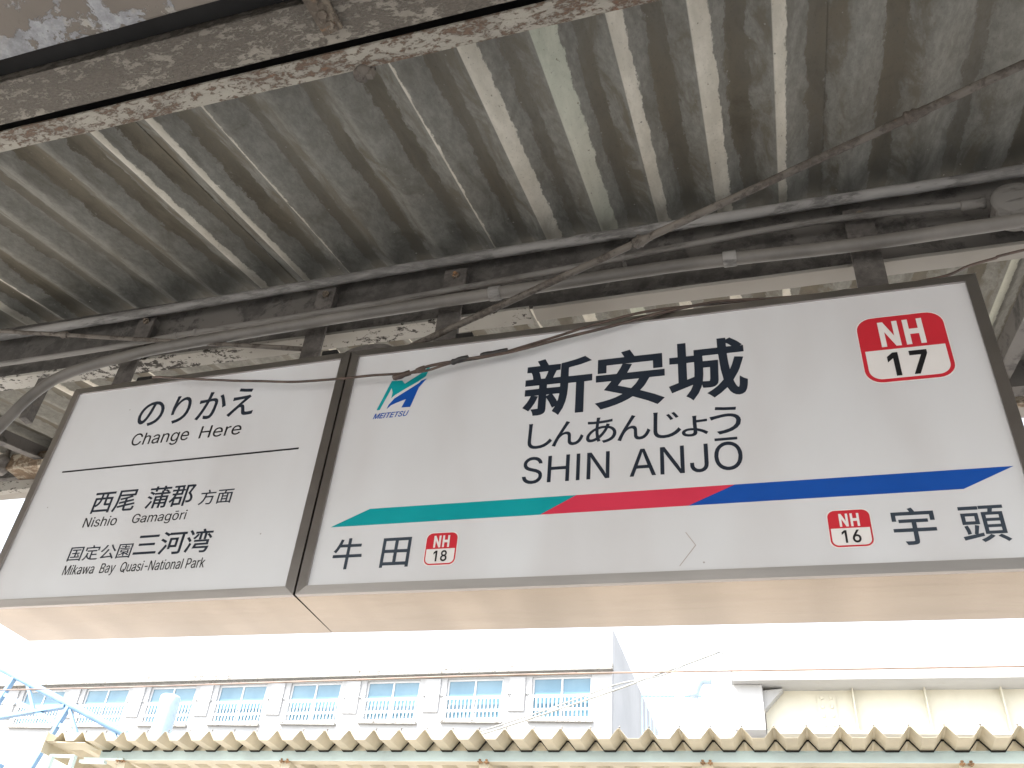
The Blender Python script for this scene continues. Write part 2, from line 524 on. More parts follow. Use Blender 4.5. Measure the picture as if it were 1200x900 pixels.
STREAK = {-4: .0, -3: .0, -2: .0, -1: .0, 0: .031, 1: .027, 2: .005, 3: .0, 4: .0, 5: .007, 6: .047, 7: .054, 8: .040, 9: .048, 10: .030, 11: .0, 12: .0, 13: .0, 14: .026, 15: .0}
GREEN = {7: 1.0, 14: .8}
US = [-.0975, -.085, -.075, -.069, -.058, -.045, -.034, -.022, -.012, -.006, .006, .012, .022, .034, .045, .058, .069, .075, .085]
def roof_sheet(n0, n1, y0, y1, lift, name='roof_sheet', flip=False):
    bm = bmesh.new()
    ls = bm.verts.layers.float.new('streak')
    lg = bm.verts.layers.float.new('green')
    ny = 26
    rows = []
    cols = []
    for n in range(n0, n1):
        r = random.Random(n * 31 + 5)
        w = STREAK.get(n, r.choice([0, 0, .01, .03, .045]))
        for u in US:
            cols.append((n, u, w, GREEN.get(n, 0)))
    cols.append((n1, US[0], 0, 0)); cols.append((n1, US[1], 0, 0)); cols.append((n1, US[2], 0, 0))
    for j in range(ny + 1):
        y = y0 + (y1 - y0) * j / ny
        row = []
        for n, u, w, g in cols:
            x = RIB0 + n * PITCH + u
            z = (roof_z(y) if not flip else roof_z(-3.2) + SL * (-3.2 - y)) + wave(u) + lift
            z += 0.0035 * noise.noise(Vector((x * 3, y * 2.2, 1.7)))
            v = bm.verts.new((x, y, z))
            yy = noise.noise(Vector((n * 7.3, y * 0.9, 0.4)))
            v[ls] = max(0.0, w * (1 + 0.35 * yy))
            v[lg] = g * max(0.0, min(1.0, 0.75 + 0.6 * noise.noise(Vector((n * 3.1, y * 1.7, 9)))))
            row.append(v)
        rows.append(row)
    sheet_faces(bm, rows, 0.0015, (ls, lg))
    me = bpy.data.meshes.new(name)
    bm.to_mesh(me); bm.free()
    me.materials.append(MT['roof'])
    o = bpy.data.objects.new(name, me)
    COL.objects.link(o)
    o.parent = canopy
    o.matrix_parent_inverse = world_of(canopy).inverted()
    return o
# sheets of five ribs; each laps over the next
k = 0
for n0 in range(-27, 28, 5):
    roof_sheet(n0 + 3, n0 + 8, -3.2, 2.05, 0.0025 * (k % 2))
    k += 1
roof_sheet(-24, 31, -8.6, -3.204, 0.0, flip=True)

# the near beam across the top of the picture: three painted members with dark slots between
XB0, XB1 = -5.2, 5.6
near = MB(); near.box(XB0, XB1, -1.070, -0.953, 3.500, 3.56, 0.002)
near.rough(0.0022, 9, 0.07)
cross = near.build('cross_beam', MT['beam_paint'], canopy)
m = MB(); m.box(XB0, XB1, -0.931, -0.872, 3.500, 3.508); m.box(XB0, XB1, -0.880, -0.872, 3.508, 3.61); m.rough(0.0022, 12, 0.05)
m.build('flange_strip', MT['strip_paint'], cross)
m = MB(); m.box(XB0, XB1, -1.62, -1.163, 3.42, 3.52, 0.004); m.rough(0.003, 7, 0.08)
m.build('broad_plate', MT['grey_patch'], cross)
m = MB(); m.box(XB0, XB1, -1.161, -1.073, 3.53, 3.545); m.box(XB0, XB1, -0.950, -0.882, 3.575, 3.585); m.box(XB0, XB1, -1.62, -1.10, 3.56, 3.61)  # near-black sheets closing the slots, added for their deep shade
m.build('slot_shade', MT['black_gap'], cross)
m = MB()
m.hexa([(0.300, -1.16, 3.489), (0.362, -1.16, 3.489), (0.374, -0.992, 3.489), (0.322, -0.984, 3.489), (0.300, -1.16, 3.497), (0.362, -1.16, 3.497), (0.374, -0.992, 3.497), (0.322, -0.984, 3.497)])
m.rough(0.0006, 20, 0.03)
m.build('gusset_plate', MT['rust'], cross)
for (bx, by) in ((0.336, -1.075), (0.344, -1.040), (0.350, -1.010)):
    m = MB(); m.lathe([(0.011, -0.007), (0.012, -0.003), (0.012, 0.0)], (bx, by, 3.4885), seg=6)
    m.build('bolt_head', MT['rust'], cross)
m = MB()
m.lathe([(0.006, -0.050), (0.020, -0.046), (0.024, -0.030), (0.014, -0.022), (0.016, 0.0)], (0.372, -0.863, 3.53), seg=12)
m.box(0.350, 0.394, -0.871, -0.852, 3.500, 3.512); m.box(0.385, 0.40, -0.868, -0.85, 3.478, 3.52)
m.rough(0.005, 60, 0.012)
m.build('rusted_clamp', MT['rod'], cross)

# the hanger beam behind the pipes: a dark channel with a white painted lower flange
m = MB(); m.box(-6, 5.6, 0.170, 0.182, 3.612, 3.898); m.rough(0.003, 4, 0.12)
hb = m.build('hanger_beam', MT['dark_steel'], canopy)
m = MB(); m.box(-6, 0.53, 0.168, 0.242, 3.600, 3.611); m.rough(0.003, 11, 0.04)
m.build('chipped_flange_board', MT['board_a'], hb)
m = MB(); m.box(0.545, 5.6, 0.166, 0.226, 3.592, 3.606, 0.002); m.rough(0.0022, 7, 0.05)
m.build('smooth_flange_board', MT['board_b'], hb)
m = MB(); m.box(-6, 5.6, 0.183, 0.262, 3.886, 3.898)
m.build('upper_flange', MT['dark_steel'], hb)

# rafters, eave beam and fascia beyond the signs
def rafter(x, y0, y1):
    m = MB()
    w = 0.032
    for (xa, xb, za, zb) in ((x - w, x + w, -0.105, -0.097), (x - w, x - w + .008, -0.097, -0.004), ):
        m.hexa([(xa, y0, roof_z(y0) + za), (xb, y0, roof_z(y0) + za), (xb, y1, roof_z(y1) + za), (xa, y1, roof_z(y1) + za),
                (xa, y0, roof_z(y0) + zb), (xb, y0, roof_z(y0) + zb), (xb, y1, roof_z(y1) + zb), (xa, y1, roof_z(y1) + zb)])
    m.rough(0.002, 6, 0.12)
    return m.build('rafter', MT['dark_steel'], canopy)
for x in (-5.4, -2.86, 2.24, 4.9):
    rafter(x, 0.27, 1.66)
ze = roof_z(1.7)
m = MB(); m.box(-6, 5.6, 1.665, 1.675, ze - 0.155, ze - 0.012); m.box(-6, 5.6, 1.676, 1.74, ze - 0.155, ze - 0.146); m.rough(0.003, 4, 0.15)
eb = m.build('eave_beam', MT['dark_steel'], canopy)
m = MB(); m.box(-6, 5.6, 1.80, 1.835, ze - 0.15, ze + 0.02, 0.003); m.rough(0.004, 8, 0.09)
m.build('fascia_board', MT['wood'], canopy)
m = MB(); m.box(-6, 5.6, 1.90, 1.98, ze - 0.10, ze - 0.09); m.box(-6, 5.6, 1.98, 1.988, ze - 0.10, ze + 0.06)
m.rough(0.003, 6, 0.12)
m.build('eave_gutter', MT['board_b'], canopy)

# ---------------------------------------------------------------- pipes, conduits, rods, cables
m = MB(); m.tube([(-5.6, .1, 3.757), (-1.74, .1, 3.778), (-.53, .1, 3.798), (.3, .1, 3.818), (1.05, .1, 3.820), (2.03, .1, 3.824), (5.4, .1, 3.83)], 0.0185, 14, 24, jit=0.0016, jf=22)
tag(m.build('steel_pipe', MT['galv']), 'dull galvanised steel pipe, uppermost of the pipes along the dark beam', 'pipe')
m = MB(); m.tube([(-5.6, .10, 3.60), (-1.64, .09, 3.605), (-.78, .088, 3.626), (-.13, .088, 3.640), (.608, .09, 3.678), (1.05, .09, 3.708), (1.46, .09, 3.728), (1.90, .088, 3.700)], 0.0105, 12, 18, jit=0.001, jf=20)
th = m.build('thin_conduit', MT['thin'])
tag(th, 'thin dusty grey conduit running from the left edge to the round junction box', 'conduit')
for (x, z) in ((-.82, 3.6245), (-.735, 3.628), (0.86, 3.6945)):
    m = MB(); m.lathe([(0.0115, -0.007), (0.0135, -0.005), (0.0135, 0.005), (0.0115, 0.007)], (x, .0883, z), 'x', 14)
    m.box(x - .006, x + .006, .10, .168, z - .004, z + .004)
    m.build('pipe_clip', MT['thin'], th)
m = MB(); m.lathe([(0.013, -0.03), (0.0155, -0.026), (0.0155, 0.022), (0.018, 0.022), (0.018, 0.034)], (1.872, .0885, 3.7025), 'x', 14)
m.build('end_socket', MT['thin'], th)
jb = MB(); jb.lathe([(0.055, 0.055), (0.060, 0.045), (0.060, -0.010), (0.066, -0.010), (0.066, -0.020), (0.058, -0.026), (0.02, -0.029)], (1.975, 0.075, 3.665), 'y', 32)
jb.rough(0.0012, 18, 0.02)
o = tag(jb.build('junction_box', MT['thin']), 'round grey junction box at the right end of the thin conduit', 'junction box')
m = MB(); m.box(1.915, 1.945, 0.05, 0.09, 3.592, 3.632, 0.004); m.tube([(1.97, .075, 3.60), (1.985, .075, 3.56)], .016, 10, 2)
m.build('outlet_boss', MT['thin'], o)

pv = [(-1.62, .05, 2.92), (-1.50, .05, 3.10), (-1.429, .05, 3.244), (-1.344, .05, 3.385), (-1.221, .05, 3.468), (-.979, .05, 3.516), (-.742, .05, 3.538), (-.103, .05, 3.562), (.479, .05, 3.574), (1.051, .05, 3.582), (1.531, .05, 3.566), (1.97, .05, 3.572), (3.2, .05, 3.60), (5.4, .05, 3.62)]
m = MB(); m.tube(pv, 0.0205, 16, 10, jit=0.0012, jf=8)
pvc = tag(m.build('bent_conduit', MT['pvc']), 'thick grey plastic conduit bending down past the left sign', 'conduit')
for (x, z) in ((0.45, 3.5735), (1.19, 3.5805)):
    m = MB(); m.lathe([(0.0212, -0.020), (0.0245, -0.018), (0.0245, 0.018), (0.0212, 0.020)], (x, .05, z), 'x', 18)
    m.build('coupling', MT['galv'], pvc)

# diagonal stay rods
def rod(pts, r, label, wrap):
    m = MB(); m.tube(pts, r, 10, 26, jit=0.0018, jf=20)
    o = tag(m.build('stay_rod', MT['rod']), label, 'rod')
    a, b = Vector(pts[0]), Vector(pts[-1])
    for t in wrap:
        m = MB(); c = a.lerp(b, t); d = (b - a).normalized()
        m.tube([c - d * .028, c - d * .012, c + d * .012, c + d * .028], [r * 1.1, r * 1.55, r * 1.6, r * 1.35, r * 1.7, r * 1.15], 10, 3, jit=0.004, jf=45)
        m.build('wire_wrapping', MT['rod'], o)
    return o
rod([(.178, .06, 3.395), (2.62, -.62, 3.712)], .0112, 'rusty brown rod slanting up from the main sign to the roof at right', (0.615, 0.32))
rod([(-.245, .075, 3.462), (-2.3, -.02, 3.832)], .0085, 'thinner rusty rod crossing the pipes at far left above the transfer sign', (0.52,))

# brown cables
c1 = [(-.80, .06, 3.38), (-.741, -.012, 3.336), (-.548, -.030, 3.287), (-.3, -.04, 3.238), (-.14, -.042, 3.213), (.011, -.042, 3.206), (.12, -.042, 3.203), (.228, -.042, 3.196), (.295, -.040, 3.199), (.374, -.040, 3.219), (.505, -.036, 3.233), (.657, -.03, 3.274), (.806, -.022, 3.318), (.951, -.004, 3.358), (1.119, .03, 3.387), (1.509, .05, 3.388), (1.725, .05, 3.397), (1.804, .05, 3.425), (1.869, .05, 3.441), (1.944, .05, 3.458), (2.5, .08, 3.56), (3.4, .09, 3.575)]
m = MB(); m.tube(c1, 0.0040, 8, 8, jit=0.0014, jf=8)
ca = tag(m.build('slack_cable', MT['cable']), 'thin brown cable drooping across the tops of both sign faces', 'cable')
c2 = [(.205, -.045, 3.186), (.25, -.046, 3.194), (.31, -.046, 3.212), (.42, -.044, 3.222), (.54, -.040, 3.232), (.70, -.032, 3.268), (.86, -.022, 3.304), (1.00, -.008, 3.345), (1.16, .02, 3.383), (1.36, .05, 3.390), (1.50, .058, 3.400)]
m = MB(); m.tube(c2, 0.0045, 8, 8, jit=0.0014, jf=9)
cb = tag(m.build('spliced_cable', MT['cable']), 'second brown cable, taped to the drooping one beside the M logo', 'cable')
m = MB(); m.tube([(.19, -.045, 3.180), (.215, -.045, 3.186), (.245, -.045, 3.195)], [.006, .009, .0085, .0095, .008, .009, .0085, .007], 10, 3, jit=0.002, jf=50)
m.tube([(.262, -.045, 3.199), (.29, -.045, 3.206)], [.007, .0085, .008], 10, 2, jit=0.002, jf=50)
m.build('splice_sleeve', MT['cable'], cb)
m = MB(); m.tube([(.372, -.043, 3.2175), (.395, -.043, 3.2235), (.425, -.042, 3.2275)], [.007, .0095, .008, .009], 10, 3, jit=0.002, jf=40)
m.tube([(.462, -.041, 3.2315), (.50, -.040, 3.236), (.545, -.038, 3.2415)], [.0065, .0085, .0095, .0085], 10, 3, jit=0.002, jf=40)
m.build('tape_wrap', MT['tape'], cb)

# insulator and its wooden block at the far left eave
m = MB(); m.lathe([(0.012, -.07), (.034, -.066), (.046, -.04), (.036, -.02), (.046, -.004), (.05, .02), (.036, .045), (.018, .06), (.014, .11)], (-3.13, 1.5, 4.175), 'z', 20)
tag(m.build('insulator', MT['porcelain']), 'knobbly grey insulator hanging under the eave at far left', 'insulator')
m = MB(); m.box(-3.09, -2.80, 1.50, 1.63, 4.135, 4.245, 0.006); m.rough(0.008, 12, 0.04)
tag(m.build('wooden_block', MT['wood']), 'weathered wooden block under the eave beside the left sign', 'block')
m = MB(); m.box(-3.5, -2.70, 1.62, 1.66, 4.06, 4.13, 0.004); m.rough(0.006, 9, 0.06)
tag(m.build('eave_batten', MT['board_a']), 'chipped pale batten beneath the wooden block at far left', 'batten')
m = MB(); m.box(-1.54, -1.505, .195, .235, 3.40, 3.599); m.rough(0.001, 9, 0.05)
tag(m.build('short_bracket', MT['strap']), 'short dark bracket sticking down behind the bent conduit at far left', 'bracket')

# ---------------------------------------------------------------- lettering
GLYPHS = {
    '新': (-0.208, 1.707, '887975984889984886837839654801654648657645998644999531886528886012768012768528763529654528652431644325624215592115530001489038437075438082477152476154435132393225342313342125337085327065312050279034236027161028149081123135227138226367165367158365221348176238129159092110003171001175062255096321112365109367021368021478226479227481226540017541016648018650131651120714097774031778032882219883221887179971292998352883530882530778473774426651429649536649540890636907767936 433367431365490268506232517265530345531365530367 386365383367342366342345346343 342538342481346479533477537481536540346540 349776212774227741249650306650309653340738'),
    '安': (-0.199, 1.703, '968874970624965622838622835758424758524738534734464590997590999588997473782473723361701328648265845179988102924035888002757076542173478133439114393092312060207028090001084002049055002109132134224157302184397228397231129325237471009473007588009590312590365685397758164758161754161623037622033624034873418875420881374967383972500999504997570875 391471330381521314582381605415635471'),
    '城': (-0.227, 1.693, '814995904922962857965854961850934837937835974840980837980731977729765728773578788452818528856658917649967638909451885395820271849185864159881146892181900311902328904331952288999261989165982128975102954060917033877026837034801058770095738160659082571014524062483095551140608187634213699291673461655708651729450728451633644632647628637298629251618225607215591201564191524186438189425245412198377108305000268040218075280168309245311251308254038149000261126308127634017638017744022748125748127751127984239984239751241748338748339837341842648842648999761998762967764964 451525449411437295521291526295533335539524 338636239634239351241349333385339504 832844796881764907762904762844764842828842'),
    'し': (-0.112, 1.545, '002998169998171994159907155844143538138281151215181169232135298117377111518125639161739214823278901359910355998268923195822121701060552017373000248009148037066092017168000268016857011947'),
    'ん': (-0.09, 1.545, '548951549947475824339564311518314515324524357545417565429569467569504564535548548539571514590471599418603198609165621145629137642127660120685117753135809181857258886325913415999341958228908138841063766020670003607014561038529075510118503165499388493421484438469455448465423468373459323430276384239335210281188231144112110002108000002040001045066211157418393897434994439999'),
    'あ': (-0.112, 1.573, '348999454997466994448934436857687877853905867907868904869808867806701783425762421758412638415635528656648660652664665731669740778713779708755641835613903568956508988441999361985268939175856097743040584000524088528092658117754157829215871281889368882418861461824505775538725557722557718551676465638401575311510240452188481092478089379060358123281087238075157063111068062087041107029118008162000218016308058391136483214546308598321744322758319759207758048767044866048868221852330852334864343987 302492249456192405146345118285109235111215117195124185136174150169178167235177270190333225311378306485 616573517566409538410408426301429300504378550441593514617568'),
    'じ': (-0.126, 1.531, '002998169998171994159907155841143504138281151215181169232135298117377111518125639161739214827281901359910355998268923195822121701060552017373000248010148037067092017168000268016871012944|572901582894661794725704714697622665541784475867|764962857854920768917764822727818728732851668924681932'),
    'ょ': (-0.138, 1.233, '581999582981572897573780812789974803977748977688974686573664583378675349774309857266998168922055918054797149736186592252589248591181583128556078505037433010339000229007138031064072017128000201015271062329142372229396248399354406441402432594432891419997 445291335300274296214283172263145238135205143178165153214131255121297117331117369121403134411140428155442181447265'),
    'う': (-0.108, 1.553, '842680926624981548999455964311866195713104519040291000212102226106437137588181614190734254822348849458839511805558756589678615605622497619394606192565050525044528000648123663390708506722614725721715738712|208997248995476966756947876943857841855838820840480863196893186897'),
    '牛': (-0.169, 1.665, '560999565997565804567803938801936710567710565708565471997470999378997375566375565002466000461002460375008375004378004468008470461471461708459710208710144601090530049556001581057648100718121758141798169864201964205970301951251808252803459803461804461997'),
    '田': (-0.153, 1.529, '997999999002890001889068887071109071105000002000000997 436488109490107178434176 889488544489544178889178 434897109897107594434593 889894887897544895544594889594'),
    '宇': (-0.161, 1.661, '835683835594560594557591557441997440998348560347557345557112548058535038517024464008390001274000260035229095411094447102449345447347002347000438447440449441449591447594157594154598154681157683|995884994637890638888795104795101791101638000638002887443887445891402971500999532951562891567887990887'),
    '頭': (-0.177, 1.571, '672158631121535053430000367068473120557177590210621193|736155803202809204930116998055923000856063738150|388448333235335232344233446256449248455169023062001155002160236209296218254228251231274325298470301472|143463147461175368187295192238113216101308068441076445|970999972997971911754910750904727821940818940218489216487818634820651907649910456911454997 850391846394575394574298846297850301 850564575566574475575472846472850475 850734846738575738574648575645846645850648|417804417491415489048489045491045804 332718328720131720130574331574|442991442901439898020898018901018991020992'),
    'のりかえ': (-0.119, 1.575, '303999331994324857319734319718320715322744334811349876367919386936406918424864437777445661448524443355428218403113373045335000324075320102355137379184383193404271417378422524420628415718408777397816383831365808348751334664324574319455319391320328296319296321296335293461293594|938727953651939602890405903396908382911368918311929162935135941129958127980137999153999135997035993031967017943014934017925027917044909078908088905122894277889303882311875306865271834130811007787082801138904601832575807562805684809686829683892700924713|116913151892179828200733214618214604218478214335201218185142180125153061117023103118103128127144147174165221179288188375192478189578181664167733148783130802127803127801119604112478101348090248079178077170064126049110044114034125021168011225009245003321000428006581022711040788047818079888 101799077769055708039624029534025438027361031306037268044244049238054244056248061266064281071325078395090558097688101791|617983617974607754611753637758646753658735659733669694676638678541677475674301669198663128657088650057641037630027619027610029590045586148586162587163609141620137630143634151638169641195645245651388653541652591649624643645635655627657602649587418576291563155547025545022544024521065520068521075537185550305561425576634575637572636525610520610518731545732581743586887587994588997|704864717781727698738598754435753430729380728388723471707631695734681814682819|839994839997842995882963946933947931947921943828943826885857836892835901'),
    '西尾': (-0.174, 1.571, '967997967714966712889712890708917662919656874626799589796584796508797504944552945548952469797416796415796335797331799331981390983381990308989306956294797241796238796152799125804117811113939116946125951142956235956240958240973221998202999198994128988082975044955024933020794023776035760063752102749226629184616181609265611267741311749314750318749400634362632368626445627448629449749489750568745569642536627611740649780667840696855707858712613711611534606408596261579128552003550001530029510052535171551291560421564534564998 920907919910614910612907612804614800919800920804|469980469882313881314735444735446731446012399011399072398076075076074072074007029006028734155735156738156881001882001980 399345398349309350300353286363274388269421268638267640198640195574186514183495166429136363093304075349074348074175075171398171399175 153640075640074638074398075393105430130488145538152591155638 398640314640315450331444398445399448399638 268881200882200735267735268738'),
    '蒲郡': (-0.171, 1.665, '012927132927134999177999179927304927306931306997307999350999352927475927477924477844475842352842351764350762328762326758326701328698418697389735357768360778379825413792452738439701440698475698477694477621475617328617326614326551328549455548455085453052448032442021426007405002368001363025354082410084410185328186326181326008325006283006282185208186206181206005204002163002162548281549282614281617144617142621142694144698281698282788306791305840179842177762134762132842012842 282328206328206261281260 411325410329327328326261410260411261 282471206471206405281404 411468410472327471326405410404411408|761946762944762774764772793772795768795692764690762688761514636514620431621429766428766065623064621062621002578001579285578285568255533182518225504251531308553365567411589511588514541514540594601596608688607690520690519694519768520772610772611861544862543864543944 724339621339621155724154 719688718690652690645598718596719598 719861655862654857653774655772718772719774|102363133308101178070068051004015058014062066231098355|968948998908998904971784922584949528968478983421991361992321988245981215973191963173950160924147874148870198862238862242896238920241924244929247938261945295947328946361936418923461904508872568902691937854849855849005806003805944960946|025576026579030576084525119478118471095403062448001511002518|049779051782108726141678115606084652025716'),
    '方面': (-0.167, 1.668, '469807469723202723201721195581195557417557418554403235396148385085375052366037349020319013241017233068225098229101317093331096339105349138355181362248372445373471371475188475174365155261126162114135084073030000014042000065068165112288134408138441150578155721154723014723012728012805242808232867208964208968246998247998250991265931285841285836252808254805|998922998840783840762711973708973005931004931058930060597060595003556005556708719709721718734837732840533840533921 668630597630596628597139668139669142 816258708260707142708139815139 930630856630855628855142856139930139931142931628 816445708446707331708329815329 816628815630708630707518815516'),
    '国定公園': (-0.169, 1.67, '446661445580380580379578379411380409456409457405457331456330379328379122380117410107489106482022417021400024388027362046340084320148303239301228291135284092274038264001247055248058263122277201285285291375296497317488311348317295326236336196346163357144358145358578357580294580293584293661|216943217941217005195004195057022057021004000004000943 195863022863022137195138|999943999005979005979045978049800049800004780005780942 978867800867800127979128979864|533162537171546202566301593468607568620666641629642624614431598338569185570183688210689211657385676420718195740058740055720011702128701131568092548083541074|951572951408953406966375940295970225958174936229895311895153876155876306854250817182815188806235805238806240837288852320876385875387828388828571 896375897371925323928328946385945387900387 933518847519846518846441847439932439933441|176775176704175702117701117554169553169481117480117305181303181231037231037301038303097305097478048481048553097554097701042702041704041775|131435145464158415172345158310148365|604937605934604927594834579731563638548561530489511548513556528609534638545688560774572867583959585959|653937672968690847700784716701735620751561743531735491734489733491716561700641682734666834652934|967671967621966617813617812621812671813673879674879731878735828735827738827788828790878790879794879847880849898848898794899790952790953788953738952735899735898731898674899673|478867478634457634457788456790281790280788280634259634259870360870361874349974368999370991379924384874385870477870'),
    '三河湾': (-0.176, 1.695, '777539971538971321970317820317819315814268815264984264985255979158970075964045954016944004916000888003886008884045877088878090916082933086941112949181948183776183775188794398939399940401940455939459777459|364972367969426868427919657917657824630821630125629092627065623046618030608017600010569003531002530005524062518102518106591103596108598115598821427823415774392819346901|409429429375432365406215367010340075381275|725432750378750375720092713032711025683082708271723425|304175304078303077000078001176|560696560296478296477291477224447224447694 530604477604477388531388|258538258445257442043442042445042538043539|698682700681727578742508741504716460714461700534673638|346684348685389622416571399493398491373539330614|996887996804995803923801922550893552893801892803861801861551833549832551832801771804772887866888866894855971855977882998884997901888|828764810678789604777571777570753621776684792749800788|948789951789958769975718984688999621996614975573972581959644939711926748928752|714972742867758791732740717811688927|285881285788284783021783020788020881021882'),
    'Change': (-0.296, 1.013, '828795828212825132814070801031782008762000744005722030708072698121699124718164720163732111747085769081786100796128801166803216803323802328801326793286785261776243768237741239730253717279704339694411693431692473692549697633703690712733722766734787738791757801776791789761800710803704804706804794 761720745711736693729668724637720599716519720427724392729366736339743326760314776323785342791362796388801427804515801603797637791672783696776711|091999109994121982131967146933154905164855172794175752175748174747150747148752143806131859119887099908084908064888047841038798031744027683025610027538031473038415047374057342071318084307100307111315125339136373145423149465175465170400165362154312145279136258122234105218093215071224053246036285023335012396004473002522000603000656004744012813024882037932053968071991|452795467774476749485706489672491607491228467227467300466303464299458266450242444231435219421213408215393233385253377278372308369346367388369434376484384509394528400535411546453566462578465595466603464660459687453708434722422716410699401668396636373662372664373672377702383730400776424800437802 466507464509451491412466401448395427392385394354396335408303423295442306451321459354465400|933801948796961779973753982723991672995630998576999522998479888478888465890423894385898358907326914312923300942298954310961326964335969358973382997362988297973249952219937214910227896251884289875331868385864438863496864576867626875683883725896764909789 973565972591967645959684947712933721917712908696898660894637889572889558972558973559|235988236695242737251768263791275801293799308780317756327706333637334281334228333226309228309610306649300681291706281719266717256704245676241653236599236228211228211986212988|638761642748650706655641656228632228631607628649622683613707602719589716576700571683563648559610558565558228533228534794557793557691558686564737574769587792598801616798631779'),
    'Here': (-0.016, 1.0, '444759468752490732512693526656542583549534554455555391555347553343372342371322375258380219389180400150412129430109459107482124497156504180510214512219551189536111511046480011449000407017384047365091349150338219331293329367331460338539349607364666384713405741 513450511490502554488607468643444654419643403620388579379534372475372455372443511443513445|889759913752935731957693970657987583993529997465999396998343815342815327819263824224832185847145858125869115875109903107925123937145942160948180956220995189980111954045921009894000852017828050809092794145783209776293773376775455781534794607809667828711850741 956455955490946554932608913643889654863643846619831576827559822529816470816445817443956443|265999266017224016223022222462045464043460043022042016001016000997043997043576221575223578223997|739757739640708644690632668593658549653475653022652016613016612746613749650749652746652642654637667696686738710758'),
    'Nishio': (-0.016, 1.03, '427736447721467682479633488562459537453581442619425639406636394621382584378538381495387471398447449400472358487294492213490165486122478084470057455028441010415000386014364053354089347124340189343195369215378155386129402105415101429105442121452146457174459208458237449280433304389345373370355428347504347552350600356638364672381712393725399730|910737931729949708963673978624988562995495999361997289992208983146971090957045941019908000890007872029857065843114833175826246822366826490832557843624856672872708890730 911635889622877596869566863528857480853370857261861217868179878141889116908104931115942140950170957208962256967361963476958523951566942597932621|205970206017167017056657032814031810033600033017001014000968038970040966152318174169175174175194173313173968|294728295724295017265014264017264724265728|566970567968567603575652587694601722617736640733660708672676683614690533692055692017691014660017660490656543649585639615623632605629591611583589574543570504567442567017536017536968|776728777724777017747014746017746724747728|281999287995295976301949302925299891294868287852278847273851263877260891258925259949265976273995|763999769994777976782949783915782896778872774861769852760847755851746870742887740925741949746977755995'),
    'Gamagōri': (-0.296, 1.03, '723785724782724213721130713074704039702030687008671000657005639030627072620120636162646111659084676080689099698126702164704217704322702323696286689258682241675233655235644251635276624337617413615462615549619631623677632728640757649780666793681783693754703696704699704784 669712657701650685644661640628637598634507637420640390645360650336657320671312683321688333694360702420704507702594695658687689682702|233784244765253739259699262662264598264224244224244296243299236257227232218216207210201212185231178251168307166337165379165417167443173481177500186522200539231559240570244594242647238680232699218712208708199690191661187630169653169662172692177722190765211791222791 244501242501234487201462192443187420185379186349188331198299209290225303231317238350243401|555784567765575737582699585658586601586224567224567296566300559258550230541216527211515219508230501251495273491303488345487383489428495480500500509523521538554559563571566594565650561679556696555701541712531708521689514662510631509630492653491658494688500720513765532791544792 567502555486523463514444510420507379508352510330519300532290548303554317561352565394566413|808793820787832769842742849707857658861601864496862439859375853326846281837246828227806211796216783234772265765300759349754405752507754598759654765703773741783769795787 807712794701787684782658777624774586772507774417777379780356787320794302807293821302828322833345838383841417844496841586838624833658828681821701|076987084983097968110942117918127873132839138782140741120740119745114794107835097870088889079897067897056885046863037831030786025733022677021556023492027435034390046335062307079303095321106357115405118439121515120517079517079602140602141598140481140443136383129330120288101235089219072214059220042242029280018330009394003462000601003737009809018869029920042958056979|453726459673460635460224441224441601440639436672432689430697423708417712407708399690394665390628389586388222369224369628367654362684353708346712338708328689323665319628317579317224298224298784317784317692318688321714328758336780348795361788373757381707383679385706393745400771412791422795435787445764|953792953701938705930696919665914628911575911224893222892782893785911785911698918744927776939792|994785995224976222975224975782976785|985999990995996976998963999937997914994895990883984879980883978891973914972922972956976983981996|838971838903837901777903777973'),
    'Mikawa': (-0.017, 1.03, '560730577703588667596619600571602500602022601016577017577111576111566059556024547010530000511010502026493048485079483093476165475222477284486351492372503396517415564445572456577485575562569597562620544637531630519606510571504531482560480566485614491648509706533735547737 577369564350523319510295505270501217501184505155515116531102552116561136570174576241|959726974702985667993614997576999490999017974017974108973114972112965066961054952025940006927000919001912007899025892044882080877122873160872227874275881337887367900396915415956441968455973485971557966595959619940637928631915607906574901533900531878560876566881609888648904702930735942737 973370960350918318907294901265897217898189901160913115930101950117957135965170973237974351|211969211018184016184022185729184827170633117017095016092036044586025832026022025016001016000968038968092351105150107160117308173968|282728283724283022282016257016257724257728|352970353412356416422725453727388423456036458016428016427019368349352280352017327018327968|849727850719802017778016776026756332743581742588731399707017681017634705633724634728659728660724695139699222729726754728755724779337788152789155823724824728|270999276994283978286954288925286891283869276852271847265851258868254897253925254949258979265995'),
    'Bay': (-0.285, 1.0, '998800855134841084818036792009759000721009720014720021731087734090765086787102803142819220694799751799823449846315870453942799|550800581780603753620709627678633608633224581224581297579300575297559257537231513215480209460211423230405249389278378305372340368383372437387484405513427532462548548568570580580604575663566690552710548715510727484722458703441674427641379666378671387702402737436780489808519809 579511552494467469440449428426421383424356430332453303486292530304546319566356578402580476|232972265927278892290838292772285721274690256658223632220628220624245612268589289550300515307472308406302360294325280291258261212231161222001222000997175998203990 244503218548183571058574057569057309179310223331241360254410253461 225861205893172910057912057659164658183665205682226717237764237810'),
